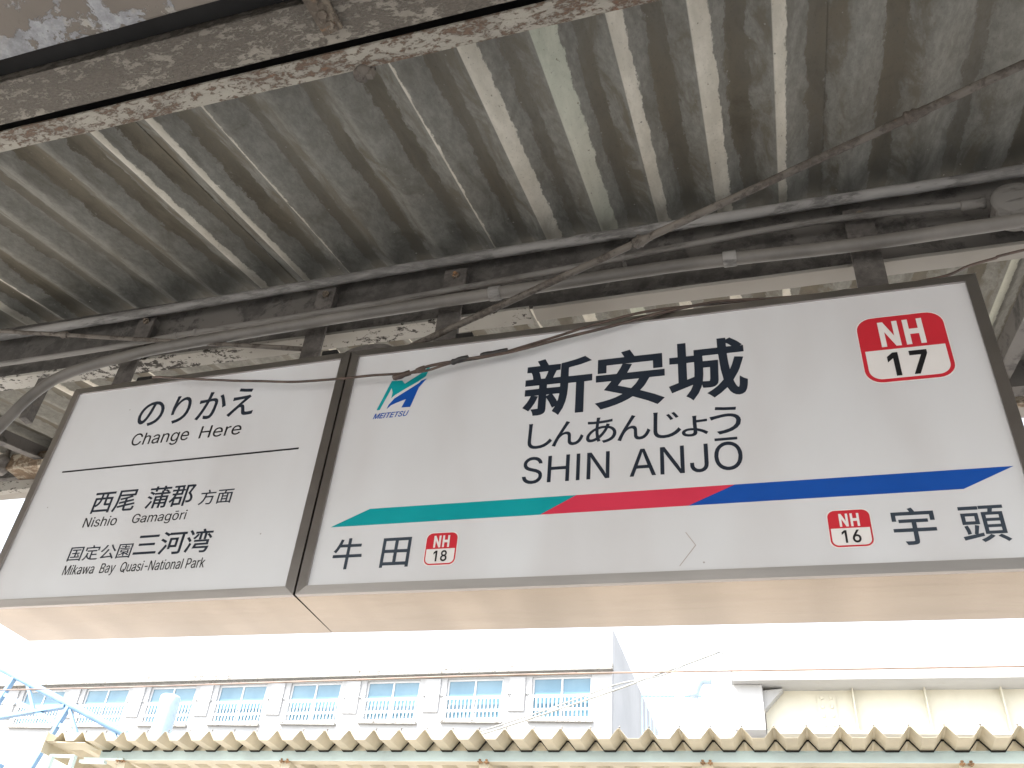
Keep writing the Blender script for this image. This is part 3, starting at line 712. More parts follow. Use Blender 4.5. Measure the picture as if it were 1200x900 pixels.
    'Quasi-': (-0.094, 1.03, '062950082976104985128976146954168905184841196774204685208595209466204372196283183213168149197007197002196000167001147102129081104072082080061107043148032187025216014283005372001439000520000555005680014774026845042904 121874106880089874075856061824049776039720033653029524033404039337051270061232074202089183104177113178122183128194096359096362126362150241161280166310171341177404180528177653170725161777148825135856|528747545722557690567644571604573533573087545085544174543172534126521091509076491069472078462091452114443145437181433225432279434332443390450413462435477453529482540494545520542586537622528646509661494655481636470600464563439589436595442635450671469725497754511755 544414529394483365470343463314460270461239465212477175495164515175525192537234544288545381|691755709741728704739658747591721568716609706646691665672660662647651613648569650528655509666486712441734399746341751270750239745185739154728117718094704077682070655081634121626149620190614248641268648216655189669166692166706182714206720234721261720283712328707338699351658389641417626471621528619586622627628662636698650730663747|392746393743393087366087366198365203353132332087317077307077293085275117263163257207253270252743253746279746280743280337282279287234295201306179320171334178347202356239362279363292365341365743366746|818746819743819087791085790087790743791746|999511998411897411896417896506897512|805999813993818981823957825934823899820881811861805857799861791879787899785925786948791977798994'),
    'National': (-0.017, 1.03, '274726287701296670305614308566310495309017287016286114277060267024257007243000236001230005216025208048201080196122193165192217193284198323201347206367218396233416271441282456287485285557280595274615272621256637244631232607224570219531197560196566201609207648223706249736261736 286371273349236319224295218265215213216184219152230114246101264116272136280174286237287332|565737580730594706606668615624623562629490632366630284626208620146612093599044586016562001551006536029523068513117505179500251497370500490505566514627524674535707548729 564635547621540596533562527519524480521370524256529208533176540141548117563104580117589140596174601213605261608366605476601523596565589597581619|895730911701920672929619932581934490934022933016911016910114903066900054891024880006865000850009840024832048824086820117817160816213817284823332825348830367842396856415895441907456911485909552909562904595897621880637868631856607848571843532821560820566825609831648847706870735882737 910372898349859318848296842265839217840184843155854114870101888117896136904174910237911351|357900379900380896381729409728410724410632381630380624380165384131388117397110409114413031414022413019396008376025371041363075358127356184356624356630334630333633333724334728356729|156969156018127017047624024812023791025595025022024016000016000968031968115318133156133208132308131968|462728463022462016440016439724440728|767682777618782533783018760018759418759500756547751586743616731632718630707611698576694543691504689447689022688016665017665726688726688600689595695651704695715721726735739735745731759707|999970999017999013976013975017975968|453999457994463977467949468920467896462867457852451847446852440871436896435930436949441979446994'),
    'Park': (-0.017, 1.0, '445747470721488687504632509588513504513017471017470111469117467116454068449055432025411006385000358009345020325050313081303125298165295224298293301308313358324381342407369427441454461469469500466573457613443639412655391650369624354588344546304577303583311627322664351723394757416759 469380443359374328354304345278339224339194345160365118394104427120441140456180468244|193959221898239814247721246623234529213455179399153381130375046373046022044016001016000997141998170984 181839167864142886046890046488133486153494176524190568201647201736190810|723757723641690645670633648592636549631475631022630016589017588746590749628749630746630642632637646696666738692758|813999815997815431817424820427936748987749990746877436998017944016942020844358819295815283815018773017772997'),
    'SHIN': (-0.019, 1.015, '121999158984176965195930209890220846227798230735189733187744184788166846139881110886083868061822053783050749050715053681064643078613104583166529204470218428227390231352234274232221225162214114200074179036160015115000080011057035038068023107011158004216000274001280043279049216060172075141102117133116157136174167188216192245193303188347178379150421078485051521033559026580012657009720011793018846031895046936075979094993|545986546982546022545018506018504022504453503457339457337453337022335018295020295984335986337982337570503569504575504982506986|665986666022665018625018624982625986|998986998018952018949022813672784820783803786599786022784018744020744984792986794982938298960173957298957982958986'),
    'ANJO': (-0.015, 1.015, '703986705982705290701188690110673050650012623000597011586026565076559100553134546188544227543344578344578256582202591158603127616113631113646129657160664197669261669982671986|879999906989929960951911969845983762993665997612999490997387993329983231968150950085929039906010877000852010827039805089788150773231763329760387757504760621764680773768787845804904827960852989 880881862876843853827818814772803709797641792500797358803290814227827181842148862123876118894123914146929180942227952285959358965500959641952714942772929819914853899872|138986139982145928239017237013202016175283065284061261038017037013001015099981100986 119876106724075402075395163397142616|493986494982494017493013455013452019337665312819314612314017313013279015279984319986321982437324460172461178459305459982460986'),
    'NH': (-0.059, 1.059, '444998445002327001121593120002001000000997119997324404325997|998999999002879002878408680405680002560002560997680997680616682614878614879997'),
    '17': (-0.051, 1.051, '277999281997281002150000147002147756001594000829150998|998999999833726002580001842801840805559805557997'),
    '18': (-0.039, 1.039, '766999827989869966920914957843970792975727964639930561900523919504953462973416987379999281987188967132936084904051856020814006760000712006663024622051589084557137540184527281539379567448573462606505626523594560562639550736555788568843604913657966699989 798436763441718431679404652355640286649230677184724154763149801154846182876230885290876351846402 763850728844692818669774662723669667693620728594760587798594830618854662864718857774834818798844|268986272983272016268013162013158016158802156807002642000825149984'),
    '16': (-0.039, 1.026, '926999929997927992758640760636809639857626916584962518985453996396999288989218955125908059867025825007779000727006685025643059633072589138570190554265551331561434583518612598799996802999 776502727488691448668387663331668270691206727164776150815160853195879251888326884378859448825487|272999276997276016272013164013162016162814161817158816151810002651000832002838155999'),
    'MEITETSU': (-0.041, 1.037, '810994822975830950839910845870849820852769853707828705827713825769818817807845793850782835774797770750769709770681774651783619821546831520838490846444851401853360855295855276853225850170846123837072828038818015814010798000784006774020769033763051754089748137743188740249739309766309768239772203774192779172790154804152814168822197826225829253829314826346823367821376812404775471765502755551751578745644744704745778748839754890761929765943777979787994797999|999986999346998276994202984113970048958018937001918015905047890118881207877276876346876983877986901986902983902360904295908239915192925164938154950164961196967239972295973355973983973986|154986155983155016131015130021130688126620088021087015067015031583025691024681024527025021024015000015000986032986033983071365078238085379122981122986|281984281843280840209839209580276580276439276433209433209170209164282164282016183015183983183986|332986333983333021332015308015307021307983308986|473986473840427839427021427015401015401839354840354983354986|591984591843590840519839519583520580586578586439585433520433519430519170520164592164592016494015493021493983494986|726986726840680839680021680015654016654834653840607840607983607986'),
}


def glyph_mesh(bm, key, x0, x1, z0, z1, y, mi, shear=0.0, depth=0.0006):
    """one piece of printed lettering, fitted to a box; z0 and z1 are where its own outline ends"""
    asp = (x1 - x0) / (z1 - z0)
    cu = bpy.data.curves.new('lettering', 'CURVE')
    cu.dimensions = '2D'
    cu.fill_mode = 'BOTH'
    for lp in GLYPHS[key][2].replace('|', ' ').split(' '):
        pts = [(int(lp[i:i + 3]) / 999, int(lp[i + 3:i + 6]) / 999) for i in range(0, len(lp), 6)]
        s = cu.splines.new('POLY')
        s.points.add(len(pts) - 1)
        for p, (a, b) in zip(s.points, pts):
            p.co = (a * asp * 10, b * 10, 0, 1)
        s.use_cyclic_u = True
    cu.extrude = 0.05
    ob = bpy.data.objects.new('lettering', cu)
    me = bpy.data.meshes.new_from_object(ob)
    base = len(bm.verts)
    k = (z1 - z0) / 10
    vs = [bm.verts.new((x0 + (v.co.x + shear * v.co.y) * k, y - v.co.z * depth * 10, z0 + v.co.y * k)) for v in me.vertices]
    for p in me.polygons:
        try:
            bm.faces.new([vs[i] for i in p.vertices]).material_index = mi
        except ValueError:
            pass
    bpy.data.objects.remove(ob); bpy.data.meshes.remove(me); bpy.data.curves.remove(cu)

def write(bm, key, x0, x1, zb, zt, y, mi=0, shear=0.0, whole=False):
    """whole: zb..zt is the outline's own extent; else baseline and capital height"""
    lo, hi, _ = GLYPHS[key]
    if whole:
        glyph_mesh(bm, key, x0, x1, zb, zt, y, mi, shear)
    else:
        h = zt - zb
        glyph_mesh(bm, key, x0, x1, zb + lo * h, zb + hi * h, y, mi, shear)

def poly(bm, pts, y, mi=0, depth=0.0006):
    area = sum(a[0] * b[1] - b[0] * a[1] for a, b in zip(pts, pts[1:] + pts[:1]))
    if area < 0: pts = list(reversed(pts))
    a = [bm.verts.new((p[0], y - depth / 2, p[1])) for p in pts]
    b = [bm.verts.new((p[0], y + depth / 2, p[1])) for p in pts]
    for tri in tessellate_polygon([[Vector((p[0], p[1], 0)) for p in pts]]):
        bm.faces.new([a[i] for i in tri]).material_index = mi
    for i in range(len(pts)):
        j = (i + 1) % len(pts)
        g = bm.faces.new((a[i], b[i], b[j], a[j])); g.material_index = mi

def link_bm(bm, name, mats, parent, M=None):
    if M is not None:
        bm.transform(M)
    mb = MB.__new__(MB); mb.bm = bm; mb.k = 0
    return mb.build(name, mats, parent, recalc=True)

def round_rect(x0, x1, z0, z1, r, rt=None, n=7):
    rt = r if rt is None else rt
    out = []
    for cx, cz, a0, q in ((x1 - r, z0 + r, -90, r), (x1 - rt, z1 - rt, 0, rt), (x0 + rt, z1 - rt, 90, rt), (x0 + r, z0 + r, 180, r)):
        if q < 1e-5:
            out.append((x1 if a0 in (-90, 0) else x0, z0 if a0 in (-90, 180) else z1)); continue
        for i in range(n + 1):
            a = math.radians(a0 + 90 * i / n)
            out.append((cx + q * math.cos(a), cz + q * math.sin(a)))
    return out

ZS = 2.5          # bottom of the signs
FACE_Y = 0.0042   # front of the acrylic face
Y1, Y2, Y3 = FACE_Y - 0.0006, FACE_Y - 0.0016, FACE_Y - 0.0026

def badge(parent, x0, x1, z0, z1, zm, r, rim, num, nh, nn, bold, M=None):
    """red square with rounded corners, line letters over a white field with the station number"""
    z0, z1, zm = ZS + z0, ZS + z1, ZS + zm
    bm = bmesh.new(); poly(bm, round_rect(x0 - .0025, x1 + .0025, z0 - .0025, z1 + .0025, r), Y1, 0)
    b = link_bm(bm, 'number_badge', MT['white_print'], parent)
    bm = bmesh.new(); poly(bm, round_rect(x0, x1, z0, z1, r), Y1 - .0008, 0); link_bm(bm, 'red_field', MT['red'], b)
    bm = bmesh.new(); poly(bm, round_rect(x0 + rim, x1 - rim, z0 + rim, zm, r - rim, 0.0), Y1 - .0016, 0); link_bm(bm, 'white_field', MT['white_print'], b)
    bm = bmesh.new(); write(bm, 'NH', nh[0], nh[1], ZS + nh[2], ZS + nh[3], Y1 - .0016); link_bm(bm, 'line_letters', MT['white_print'], b)
    bm = bmesh.new(); write(bm, num, nn[0], nn[1], ZS + nn[2], ZS + nn[3], Y1 - .0024); link_bm(bm, 'station_number', MT['black'], b)
    return b

def cabinet(root, x0, x1, H, D, M=None):
    """stainless box with a mitred front frame around a recessed face"""
    z0, z1 = ZS, ZS + H
    fw, lip = 0.029, 0.0
    def done(m, name, mats, par):
        if M is not None: m.bm.transform(M)
        return m.build(name, mats, par)
    m = MB()
    m.box(x0, x1, 0.012, D, z0, z0 + .0015)
    m.box(x0, x1, 0.012, D, z1 - .0015, z1)
    m.box(x0, x0 + .0015, 0.012, D, z0 + .0016, z1 - .0016)
    m.box(x1 - .0015, x1, 0.012, D, z0 + .0016, z1 - .0016)
    m.box(x0 + .0016, x1 - .0016, D - .0015, D, z0 + .0016, z1 - .0016)
    body = done(m, 'cabinet', MT['steel'], root)
    m = MB(); m.box(x0 + .012, x1 - .012, FACE_Y, .0115, z0 + .012, z1 - .012)
    face = done(m, 'face_panel', MT['face'], root)
    # four mitred frame bars
    m = MB()
    a, b = (x0, z0, x1, z1), (x0 + fw, z0 + fw * .86, x1 - fw, z1 - fw * .86)
    O = [(a[0], a[1]), (a[2], a[1]), (a[2], a[3]), (a[0], a[3])]
    I = [(b[0], b[1]), (b[2], b[1]), (b[2], b[3]), (b[0], b[3])]
    g = 0.0004
    for i in range(4):
        j = (i + 1) % 4
        dx = Vector((O[j][0] - O[i][0], 0, O[j][1] - O[i][1])).normalized() * g
        def P(q, y, s): return Vector((q[0], y, q[1])) + dx * s
        m.hexa([P(O[i], -.001, 1), P(O[j], -.001, -1), P(O[j], .0118, -1), P(O[i], .0118, 1),
                P(I[i], -.0030, 1), P(I[j], -.0030, -1), P(I[j], FACE_Y - .0001, -1), P(I[i], FACE_Y - .0001, 1)])
    done(m, 'front_frame', MT['frame'], root)
    return body, face, done

H, D, W, WL = 0.850, 0.2488, 1.800, 1.1077
# --- the main station sign
main = empty('station_sign', (W / 2, D / 2, ZS), 'long white hanging station name sign with striped band and red NH 17 badge', 'station sign')
body, face, done = cabinet(main, 0.003, W, H, D)
z = lambda v: ZS + v
def letters(name, items, mat, parent, M=None):
    """each word or character is a printed piece of its own"""
    for it in items:
        bm = bmesh.new()
        write(bm, it[0], it[1], it[2], ZS + it[3], ZS + it[4], Y1, whole=it[5] if len(it) > 5 else True)
        if it[0] == 'ANJO':
            poly(bm, [(1.112, z(.3885)), (1.168, z(.3885)), (1.168, z(.3965)), (1.112, z(.3965))], Y1)
        link_bm(bm, name, mat, parent, M)
letters('name_character', (('新', .591, .790, .519, .728), ('安', .799, .992, .524, .727), ('城', 1.002, 1.208, .525, .731)), MT['navy'], face)
letters('kana_character', (('し', .615, .684, .411, .496), ('ん', .684, .771, .413, .495), ('あ', .778, .860, .412, .497), ('ん', .863, .950, .413, .495), ('じ', .958, 1.030, .411, .496), ('ょ', 1.031, 1.098, .409, .474), ('う', 1.103, 1.181, .408, .496)), MT['navy'], face)
letters('roman_word', (('SHIN', .607, .843, .299, .385), ('ANJO', .895, 1.177, .298, .384)), MT['navy'], face)
for pts, mk in (([(.063, .2035), (.6645, .2035), (.757, .255), (.174, .255)], 'teal'), ([(.6652, .2035), (1.0395, .2035), (1.1525, .255), (.7577, .255)], 'crimson'), ([(1.0402, .2035), (1.646, .2035), (1.756, .255), (1.1532, .255)], 'blue')):
    bm = bmesh.new(); poly(bm, [(p, z(q)) for p, q in pts], Y1)
    link_bm(bm, 'line_colour_band', MT[mk], face)
bm = bmesh.new()
for p0, p1 in (((1.013, .041), (1.052, .094)), ((1.052, .094), (1.030, .130))):
    d = (Vector(p1) - Vector(p0)).normalized() * .0009
    poly(bm, [(p0[0] - d.y, z(p0[1] + d.x)), (p1[0] - d.y, z(p1[1] + d.x)), (p1[0] + d.y, z(p1[1] - d.x)), (p0[0] + d.y, z(p0[1] - d.x))], Y1 + .0003)
link_bm(bm, 'hairline_scratch', MT['scratch'], face)
badge(main, 1.492, 1.697, .524, .738, .627, .040, .0095, '17', (1.543, 1.648, .641, .716), (1.549, 1.642, .543, .6115), 1)
badge(main, .359, .445, .072, .165, .1178, .017, .0036, '18', (.380, .424, .124, .155), (.384, .422, .082, .1115), 0)
badge(main, 1.352, 1.442, .071, .165, .118, .017, .0036, '16', (1.376, 1.419, .124, .154), (1.377, 1.417, .081, .1115), 0)
letters('neighbour_character', (('牛', .089, .175, .071, .165), ('田', .233, .315, .071, .159), ('宇', 1.486, 1.574, .069, .163), ('頭', 1.622, 1.714, .068, .158)), MT['navy_glare'], face)
bm = bmesh.new()
poly(bm, [(x, z(v)) for x, v in ((.131, .602), (.141, .602), (.167, .683), (.1735, .664), (.1725, .643), (.183, .654), (.213, .674), (.253, .698), (.275, .715), (.281, .738), (.286, .759), (.262, .731), (.233, .711), (.209, .694), (.198, .708), (.184, .709), (.163, .711))], Y1, 0)
poly(bm, [(x, z(v)) for x, v in ((.164, .603), (.168, .618), (.183, .640), (.219, .665), (.257, .691), (.262, .699), (.279, .705), (.258, .674), (.2405, .602), (.212, .603), (.2225, .634), (.192, .623), (.176, .616))], Y1, 1)
link_bm(bm, 'railway_logo', [MT['teal'], MT['blue']], face)
bm = bmesh.new(); write(bm, 'MEITETSU', .124, .233, z(.570), z(.5885), Y1, 0, shear=0.30); link_bm(bm, 'railway_wordmark', MT['blue'], face)
m = MB()
m.prism([(.048 + .094 * math.cos(math.pi * i / 20), ZS + H + .0005 + .040 * math.sin(math.pi * i / 20)) for i in range(21)], 'y', .018, .075)
m.build('half_round_bracket', MT['strap'], main)
m = MB(); m.box(.345, .40, .02, .07, ZS + H + .0005, ZS + H + .040, .003)
m.build('mounting_block', MT['black_gap'], main)

# --- the transfer sign, turned a touch away
LY = -0.01406
ML = Matrix.Rotation(LY, 4, 'Z')
left = empty('transfer_sign', ML @ Vector((-WL / 2, D / 2, ZS)), 'shorter white hanging sign, text reading Change Here, at left', 'transfer sign')
body2, face2, done2 = cabinet(left, -WL, -0.003, H, D, ML)
letters('kana_heading', [('のりかえ', -.773, -.316, .641, .757)], MT['navy'], face2, ML)
letters('english_word', [('Change', -.760, -.535, .567, .615, False), ('Here', -.493, -.338, .567, .615, False)], MT['black'], face2, ML)
bm = bmesh.new(); poly(bm, [(-1.003, z(.4845)), (-.107, z(.4845)), (-.107, z(.4905)), (-1.003, z(.4905))], Y1); link_bm(bm, 'black_rule', MT['black'], face2, ML)
letters('destination_name', [('西尾', -.818, -.651, .312, .391), ('蒲郡', -.609, -.438, .314, .394), ('方面', -.411, -.294, .312, .365), ('国定公園', -.830, -.597, .146, .197), ('三河湾', -.588, -.322, .149, .228)], MT['navy'], face2, ML)
letters('english_word', [('Nishio', -.822, -.695, .264, .298, False), ('Gamagōri', -.637, -.440, .266, .298, False), ('Mikawa', -.826, -.711, .100, .132, False), ('Bay', -.688, -.634, .100, .132, False), ('Quasi-', -.614, -.517, .100, .132, False), ('National', -.512, -.396, .100, .132, False), ('Park', -.383, -.320, .100, .132, False)], MT['black'], face2, ML)
for xa, xb, h in ((-.865, -.805, .036), (-.125, -.07, .040)):
    m = MB(); m.box(xa, xb, .02, .07, ZS + H + .0005, ZS + H + h, .003); m.bm.transform(ML)
    m.build('mounting_block', MT['black_gap'], left)

# --- straps the signs hang from
def strap(x, w, label, i):
    m = MB(); m.box(x - w / 2, x + w / 2, .128, .140, ZS + H + .001, 3.80, .0012); m.rough(0.0012, 9, 0.04)
    o = tag(m.build('hanger_strap', MT['strap']), label, 'strap', 'straps holding the signs up to the beam')
    m = MB()
    m.lathe([(.013, -.010), (.014, -.008), (.014, 0)], (x + .004, .1275, 3.765), 'y', 6)
    m.lathe([(.006, -.018), (.006, -.010)], (x + .004, .1275, 3.765), 'y', 8)
    m.build('strap_bolt', MT['rust'], o)
    m = MB(); m.box(x - w / 2 + .004, x + w / 2 - .004, .1405, .169, 3.70, 3.79); m.build('spacer', MT['dark_steel'], o)
strap(-1.035, .075, 'flat steel strap above the left part of the transfer sign', 0)
strap(-.245, .075, 'flat steel strap above the right end of the transfer sign', 1)
strap(.262, .082, 'flat steel strap rising where the rusty rod meets the main sign', 2)
strap(1.575, .082, 'flat steel strap above the red NH 17 badge', 3)

# ---------------------------------------------------------------- the canopy of the opposite platform
TA = 0.0205
far = empty('opposite_canopy', (-2.0, 10.5, 0), 'cream folded plate canopy on pale teal beams over the opposite platform', 'canopy')
def tz(x): return 4.362 + TA * (x - 0.47)
FP = 0.2857
FY0, FY1 = 7.0, 13.4
def fold(n0, n1):
    bm = bmesh.new()
    prof = [(-.055, 0.0), (.055, 0.0), (.127, .088), (.1315, .096), (.154, .096), (.1585, .088)]
    a, b = [], []
    for n in range(n0, n1):
        for u, h in prof:
            x = .47 - FP / 2 + n * FP + u
            zz = tz(x) + h
            a.append(bm.verts.new((x, FY0, zz))); b.append(bm.verts.new((x, FY1, zz - 0.10)))
    sheet_faces(bm, [a, b], 0.0018)
    for f in bm.faces: f.smooth = False
    return link_bm(bm, 'folded_roof', MT['cream'], far)
fold(-26, 22)
for n in range(-26, 14):
    x = .47 + n * FP
    m = MB(); m.lathe([(.004, .0), (.004, .03), (.009, .03), (.009, .0375), (.003, .045)], (x, FY0 + .06, tz(x) + .096), 'z', 6)
    m.build('ridge_bolt', MT['galv'], far)
X0, X1 = -7.0, 6.6
bm = bmesh.new(); ra, rb = [], []  # black strip following the folds, added as the shadow line beneath them
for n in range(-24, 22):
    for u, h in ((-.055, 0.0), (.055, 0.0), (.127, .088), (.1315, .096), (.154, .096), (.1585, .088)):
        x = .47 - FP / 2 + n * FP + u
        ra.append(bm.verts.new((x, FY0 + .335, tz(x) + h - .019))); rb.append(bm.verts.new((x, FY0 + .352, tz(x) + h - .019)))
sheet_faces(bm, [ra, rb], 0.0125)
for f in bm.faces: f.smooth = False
link_bm(bm, 'fold_shadow_strip', MT['black_gap'], far)
def tilted(m_, x0, x1, y0, y1, dz0, dz1):
    m_.hexa([(x0, y0, tz(x0) + dz0), (x1, y0, tz(x1) + dz0), (x1, y1, tz(x1) + dz0), (x0, y1, tz(x0) + dz0),
             (x0, y0, tz(x0) + dz1), (x1, y0, tz(x1) + dz1), (x1, y1, tz(x1) + dz1), (x0, y1, tz(x0) + dz1)])
m = MB()
tilted(m, -6.62, X1, 7.355, 7.43, -.014, -.0045); tilted(m, -6.62, X1, 7.364, 7.372, -.115, -.0142); tilted(m, -6.62, X1, 7.31, 7.43, -.125, -.1155)
far_beam = m.build('eave_beam', MT['pale_teal'], far)
m = MB(); tilted(m, -6.62, X1, 7.3085, 7.428, -.1285, -.1255); m.rough(0.0006, 20, 0.3)
m.build('flange_underside', MT['cream'], far_beam)
for rx in (-6.25, -4.1, -1.82, .40, 2.62, 4.8):
    m = MB(); zt = tz(rx) - .129
    m.hexa([(rx - .05, 7.33, zt - .12), (rx + .05, 7.33, zt - .12), (rx + .05, 13.2, zt - .22), (rx - .05, 13.2, zt - .22),
            (rx - .05, 7.33, zt), (rx + .05, 7.33, zt), (rx + .05, 13.2, zt - .10), (rx - .05, 13.2, zt - .10)])
    r = m.build('rafter', MT['cream'], far)
    for s in (-1, 1):
        m = MB()
        m.tube([(rx + s * .035, 7.285, zt + .012), (rx + s * .035, 7.285, zt - .03)], .008, 6, 2)
        m.box(rx + s * .035 - .022, rx + s * .035 + .022, 7.272, 7.32, zt - .012, zt - .002)
        m.lathe([(.014, 0), (.014, .012)], (rx + s * .035, 7.285, zt + .006), 'z', 6)
        m.build('clamp_bolt', MT['orange_rust'], r)
# closing plate at the left end and a small end frame
m = MB(); zz = tz(-7.1)
m.hexa([(-7.17, 6.98, zz - .13), (-7.155, 6.98, zz - .13), (-7.155, 13.4, zz - .23), (-7.17, 13.4, zz - .23), (-7.17, 6.98, zz + .10), (-7.155, 6.98, zz + .10), (-7.155, 13.4, zz), (-7.17, 13.4, zz)])
m.hexa([(-7.154, 7.02, zz - .01), (-6.60, 7.02, zz - .006), (-6.60, 7.30, zz - .006), (-7.154, 7.30, zz - .01), (-7.154, 7.02, zz + .0), (-6.60, 7.02, zz - .001), (-6.60, 7.30, zz - .001), (-7.154, 7.30, zz + .0)])
m.build('verge_plate', MT['cream'], far)
m = MB()
for (xa, xb, za, zb) in ((-7.12, -6.76, -.145, -.12), (-7.12, -7.08, -.50, -.1455), (-6.80, -6.76, -.50, -.1455)):
    m.box(xa, xb, 7.10, 7.16, zz + za, zz + zb)
m.box(-6.755, -6.40, 7.20, 7.26, zz - .175, zz - .145); m.box(-6.755, -6.2, 7.265, 7.32, zz - .115, zz - .10)
m.build('end_frame', MT['pale_teal'], far)
for cx in (-6.25, -4.1, -1.82, .40, 2.62, 4.8):
    m = MB(); zt = tz(cx) - .3
    m.box(cx - .06, cx + .06, 9.9, 9.91, 0, zt); m.box(cx - .06, cx + .06, 10.04, 10.05, 0, zt); m.box(cx - .005, cx + .005, 9.911, 10.039, 0, zt)
    m.build('column', MT['pale_teal'], far)
m = MB(); m.box(X0, X1, 9.9, 10.05, 3.93, 4.02); m.build('purlin', MT['pale_teal'], far)

# ---------------------------------------------------------------- the white building behind
BT = 0.0225
def bz(x): return 14.17 + BT * (x + 4.83)
bld = empty('white_building', (-25, 36, -1.2), 'long white concrete building with a row of barred windows behind the opposite canopy', 'building')
BX0, BX1, BY = -42.0, -4.75, 30.0
def tb(m_, x0, x1, y0, y1, d0, d1):
    m_.hexa([(x0, y0, bz(x0) + d0), (x1, y0, bz(x1) + d0), (x1, y1, bz(x1) + d0), (x0, y1, bz(x0) + d0),
             (x0, y0, bz(x0) + d1), (x1, y0, bz(x1) + d1), (x1, y1, bz(x1) + d1), (x0, y1, bz(x0) + d1)])
WP, WW, WR0 = 3.29, 2.2, -5.48
nwin = 11
wins = [(WR0 - WP * k - WW, WR0 - WP * k) for k in range(nwin)]
m = MB()
tb(m, BX0, BX1 - .02, BY, BY + .25, -.335, -.02)                     # above the windows
m.hexa([(BX0, BY, -1.2), (BX1 - .02, BY, -1.2), (BX1 - .02, BY + .25, -1.2), (BX0, BY + .25, -1.2), (BX0, BY, bz(BX0) - 1.9), (BX1 - .02, BY, bz(BX1) - 1.9), (BX1 - .02, BY + .25, bz(BX1) - 1.9), (BX0, BY + .25, bz(BX0) - 1.9)])
edges = [BX1 - .02] + [e for w in wins for e in (w[1], w[0])] + [BX0]
for a, b in zip(edges[0::2], edges[1::2]):
    tb(m, b, a, BY, BY + .25, -1.9, -.335)
tb(m, BX0, BX1, BY - .02, BY + 18, -.02, 1.40)                        # parapet storey above the ledge
m.hexa([(BX1 - .25, BY + .251, -1.2), (BX1, BY + .251, -1.2), (BX1, BY + 18, -1.2), (BX1 - .25, BY + 18, -1.2),
        (BX1 - .25, BY + .251, 14.15), (BX1, BY + .251, 14.15), (BX1, BY + 18, 14.15), (BX1 - .25, BY + 18, 14.15)])
m.box(BX0, BX1 - .3, BY + 17.7, BY + 18, -1.2, 13.0)
m.box(BX0, BX0 + .2, BY + .26, BY + 17.6, -1.2, 12.7)
wall = m.build('wall', MT['wall'], bld)
m = MB(); tb(m, BX0, BX1 + .05, BY - .28, BY - .021, -.22, 0.0); tb(m, BX0, BX1 + .02, BY - .12, BY - .001, -.30, -.221)
m.build('cornice', MT['ledge'], bld)
for k in range(nwin):
    xa, xb = wins[k]
    m = MB(); m.box((xa - (WP - WW) / 2) - .30, (xa - (WP - WW) / 2) + .30, BY - .07, BY - .001, bz(xa) - 1.6, bz(xa) - .36)
    pil = m.build('pilaster', MT['wall'], bld)
    for q in (-.36, .33):
        xx = xa - (WP - WW) / 2 + q
        m = MB(); m.tube([(xx, BY - .001, bz(xa) - .95), (xx + .22, BY - .35, bz(xa) - 1.12)], .03, 6, 1)
        m.build('drain_spout', MT['grey_wire'], pil)
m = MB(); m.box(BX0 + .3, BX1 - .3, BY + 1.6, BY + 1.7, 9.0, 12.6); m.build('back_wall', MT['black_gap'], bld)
def window(i):
    xa, xb = wins[i]
    zt = bz((xa + xb) / 2) - .335
    zb = zt - 1.555
    sk = lambda x: BT * (x - (xa + xb) / 2)
    m = MB()
    t = .07
    for (x0, x1, za, zb_) in ((xa, xa + t, zb, zt), (xb - t, xb, zb, zt), (xa + t + .001, xb - t - .001, zt - t, zt), (xa + t + .001, xb - t - .001, zb, zb + t), ((xa + xb) / 2 - .035, (xa + xb) / 2 + .035, zb + t + .001, zt - t - .001)):
        m.hexa([(x0, BY + .10, za + sk(x0)), (x1, BY + .10, za + sk(x1)), (x1, BY + .16, za + sk(x1)), (x0, BY + .16, za + sk(x0)),
                (x0, BY + .10, zb_ + sk(x0)), (x1, BY + .10, zb_ + sk(x1)), (x1, BY + .16, zb_ + sk(x1)), (x0, BY + .16, zb_ + sk(x0))])
    w = m.build('window', MT['sash'], bld)
    m = MB(); m.hexa([(xa + .03, BY + .13, zb + .03 + sk(xa)), (xb - .03, BY + .13, zb + .03 + sk(xb)), (xb - .03, BY + .14, zb + .03 + sk(xb)), (xa + .03, BY + .14, zb + .03 + sk(xa)),
                     (xa + .03, BY + .13, zt - .03 + sk(xa)), (xb - .03, BY + .13, zt - .03 + sk(xb)), (xb - .03, BY + .14, zt - .03 + sk(xb)), (xa + .03, BY + .14, zt - .03 + sk(xa))])
    m.build('pane', MT['glass'], w)
    m = MB()
    zr = zt - .70
    for (a, b) in ((zr - .09, zr), (zr - .56, zr - .48), (zb + .0, zb + .06)):
        m.hexa([(xa + .002, BY - .06, a + sk(xa)), (xb - .002, BY - .06, a + sk(xb)), (xb - .002, BY - .02, a + sk(xb)), (xa + .002, BY - .02, a + sk(xa)),
                (xa + .002, BY - .06, b + sk(xa)), (xb - .002, BY - .06, b + sk(xb)), (xb - .002, BY - .02, b + sk(xb)), (xa + .002, BY - .02, b + sk(xa))])
    for q in range(15):
        xx = xa + .06 + q * (WW - .12) / 14
        m.box(xx - .022, xx + .022, BY - .052, BY - .028, zb + .061 + sk(xx), zr - .091 + sk(xx))
    m.build('railing', MT['sash'], w)
    m = MB(); m.box(xa - .08, xb + .08, BY - .14, BY - .001, zb - .13, zb - .045); m.build('sill', MT['ledge'], w)
for i in range(nwin):
    window(i)

# ---------------------------------------------------------------- other things across the tracks
m = MB(); m.lathe([(.40, -1.2 - 11.93), (.37, -.4), (.38, -.06), (.33, 0)], (-20.75, 27.0, 11.93), 'z', 28)
tag(m.build('white_pole', MT['pole_white']), 'thick white round pole in front of the second and third windows from left', 'pole')

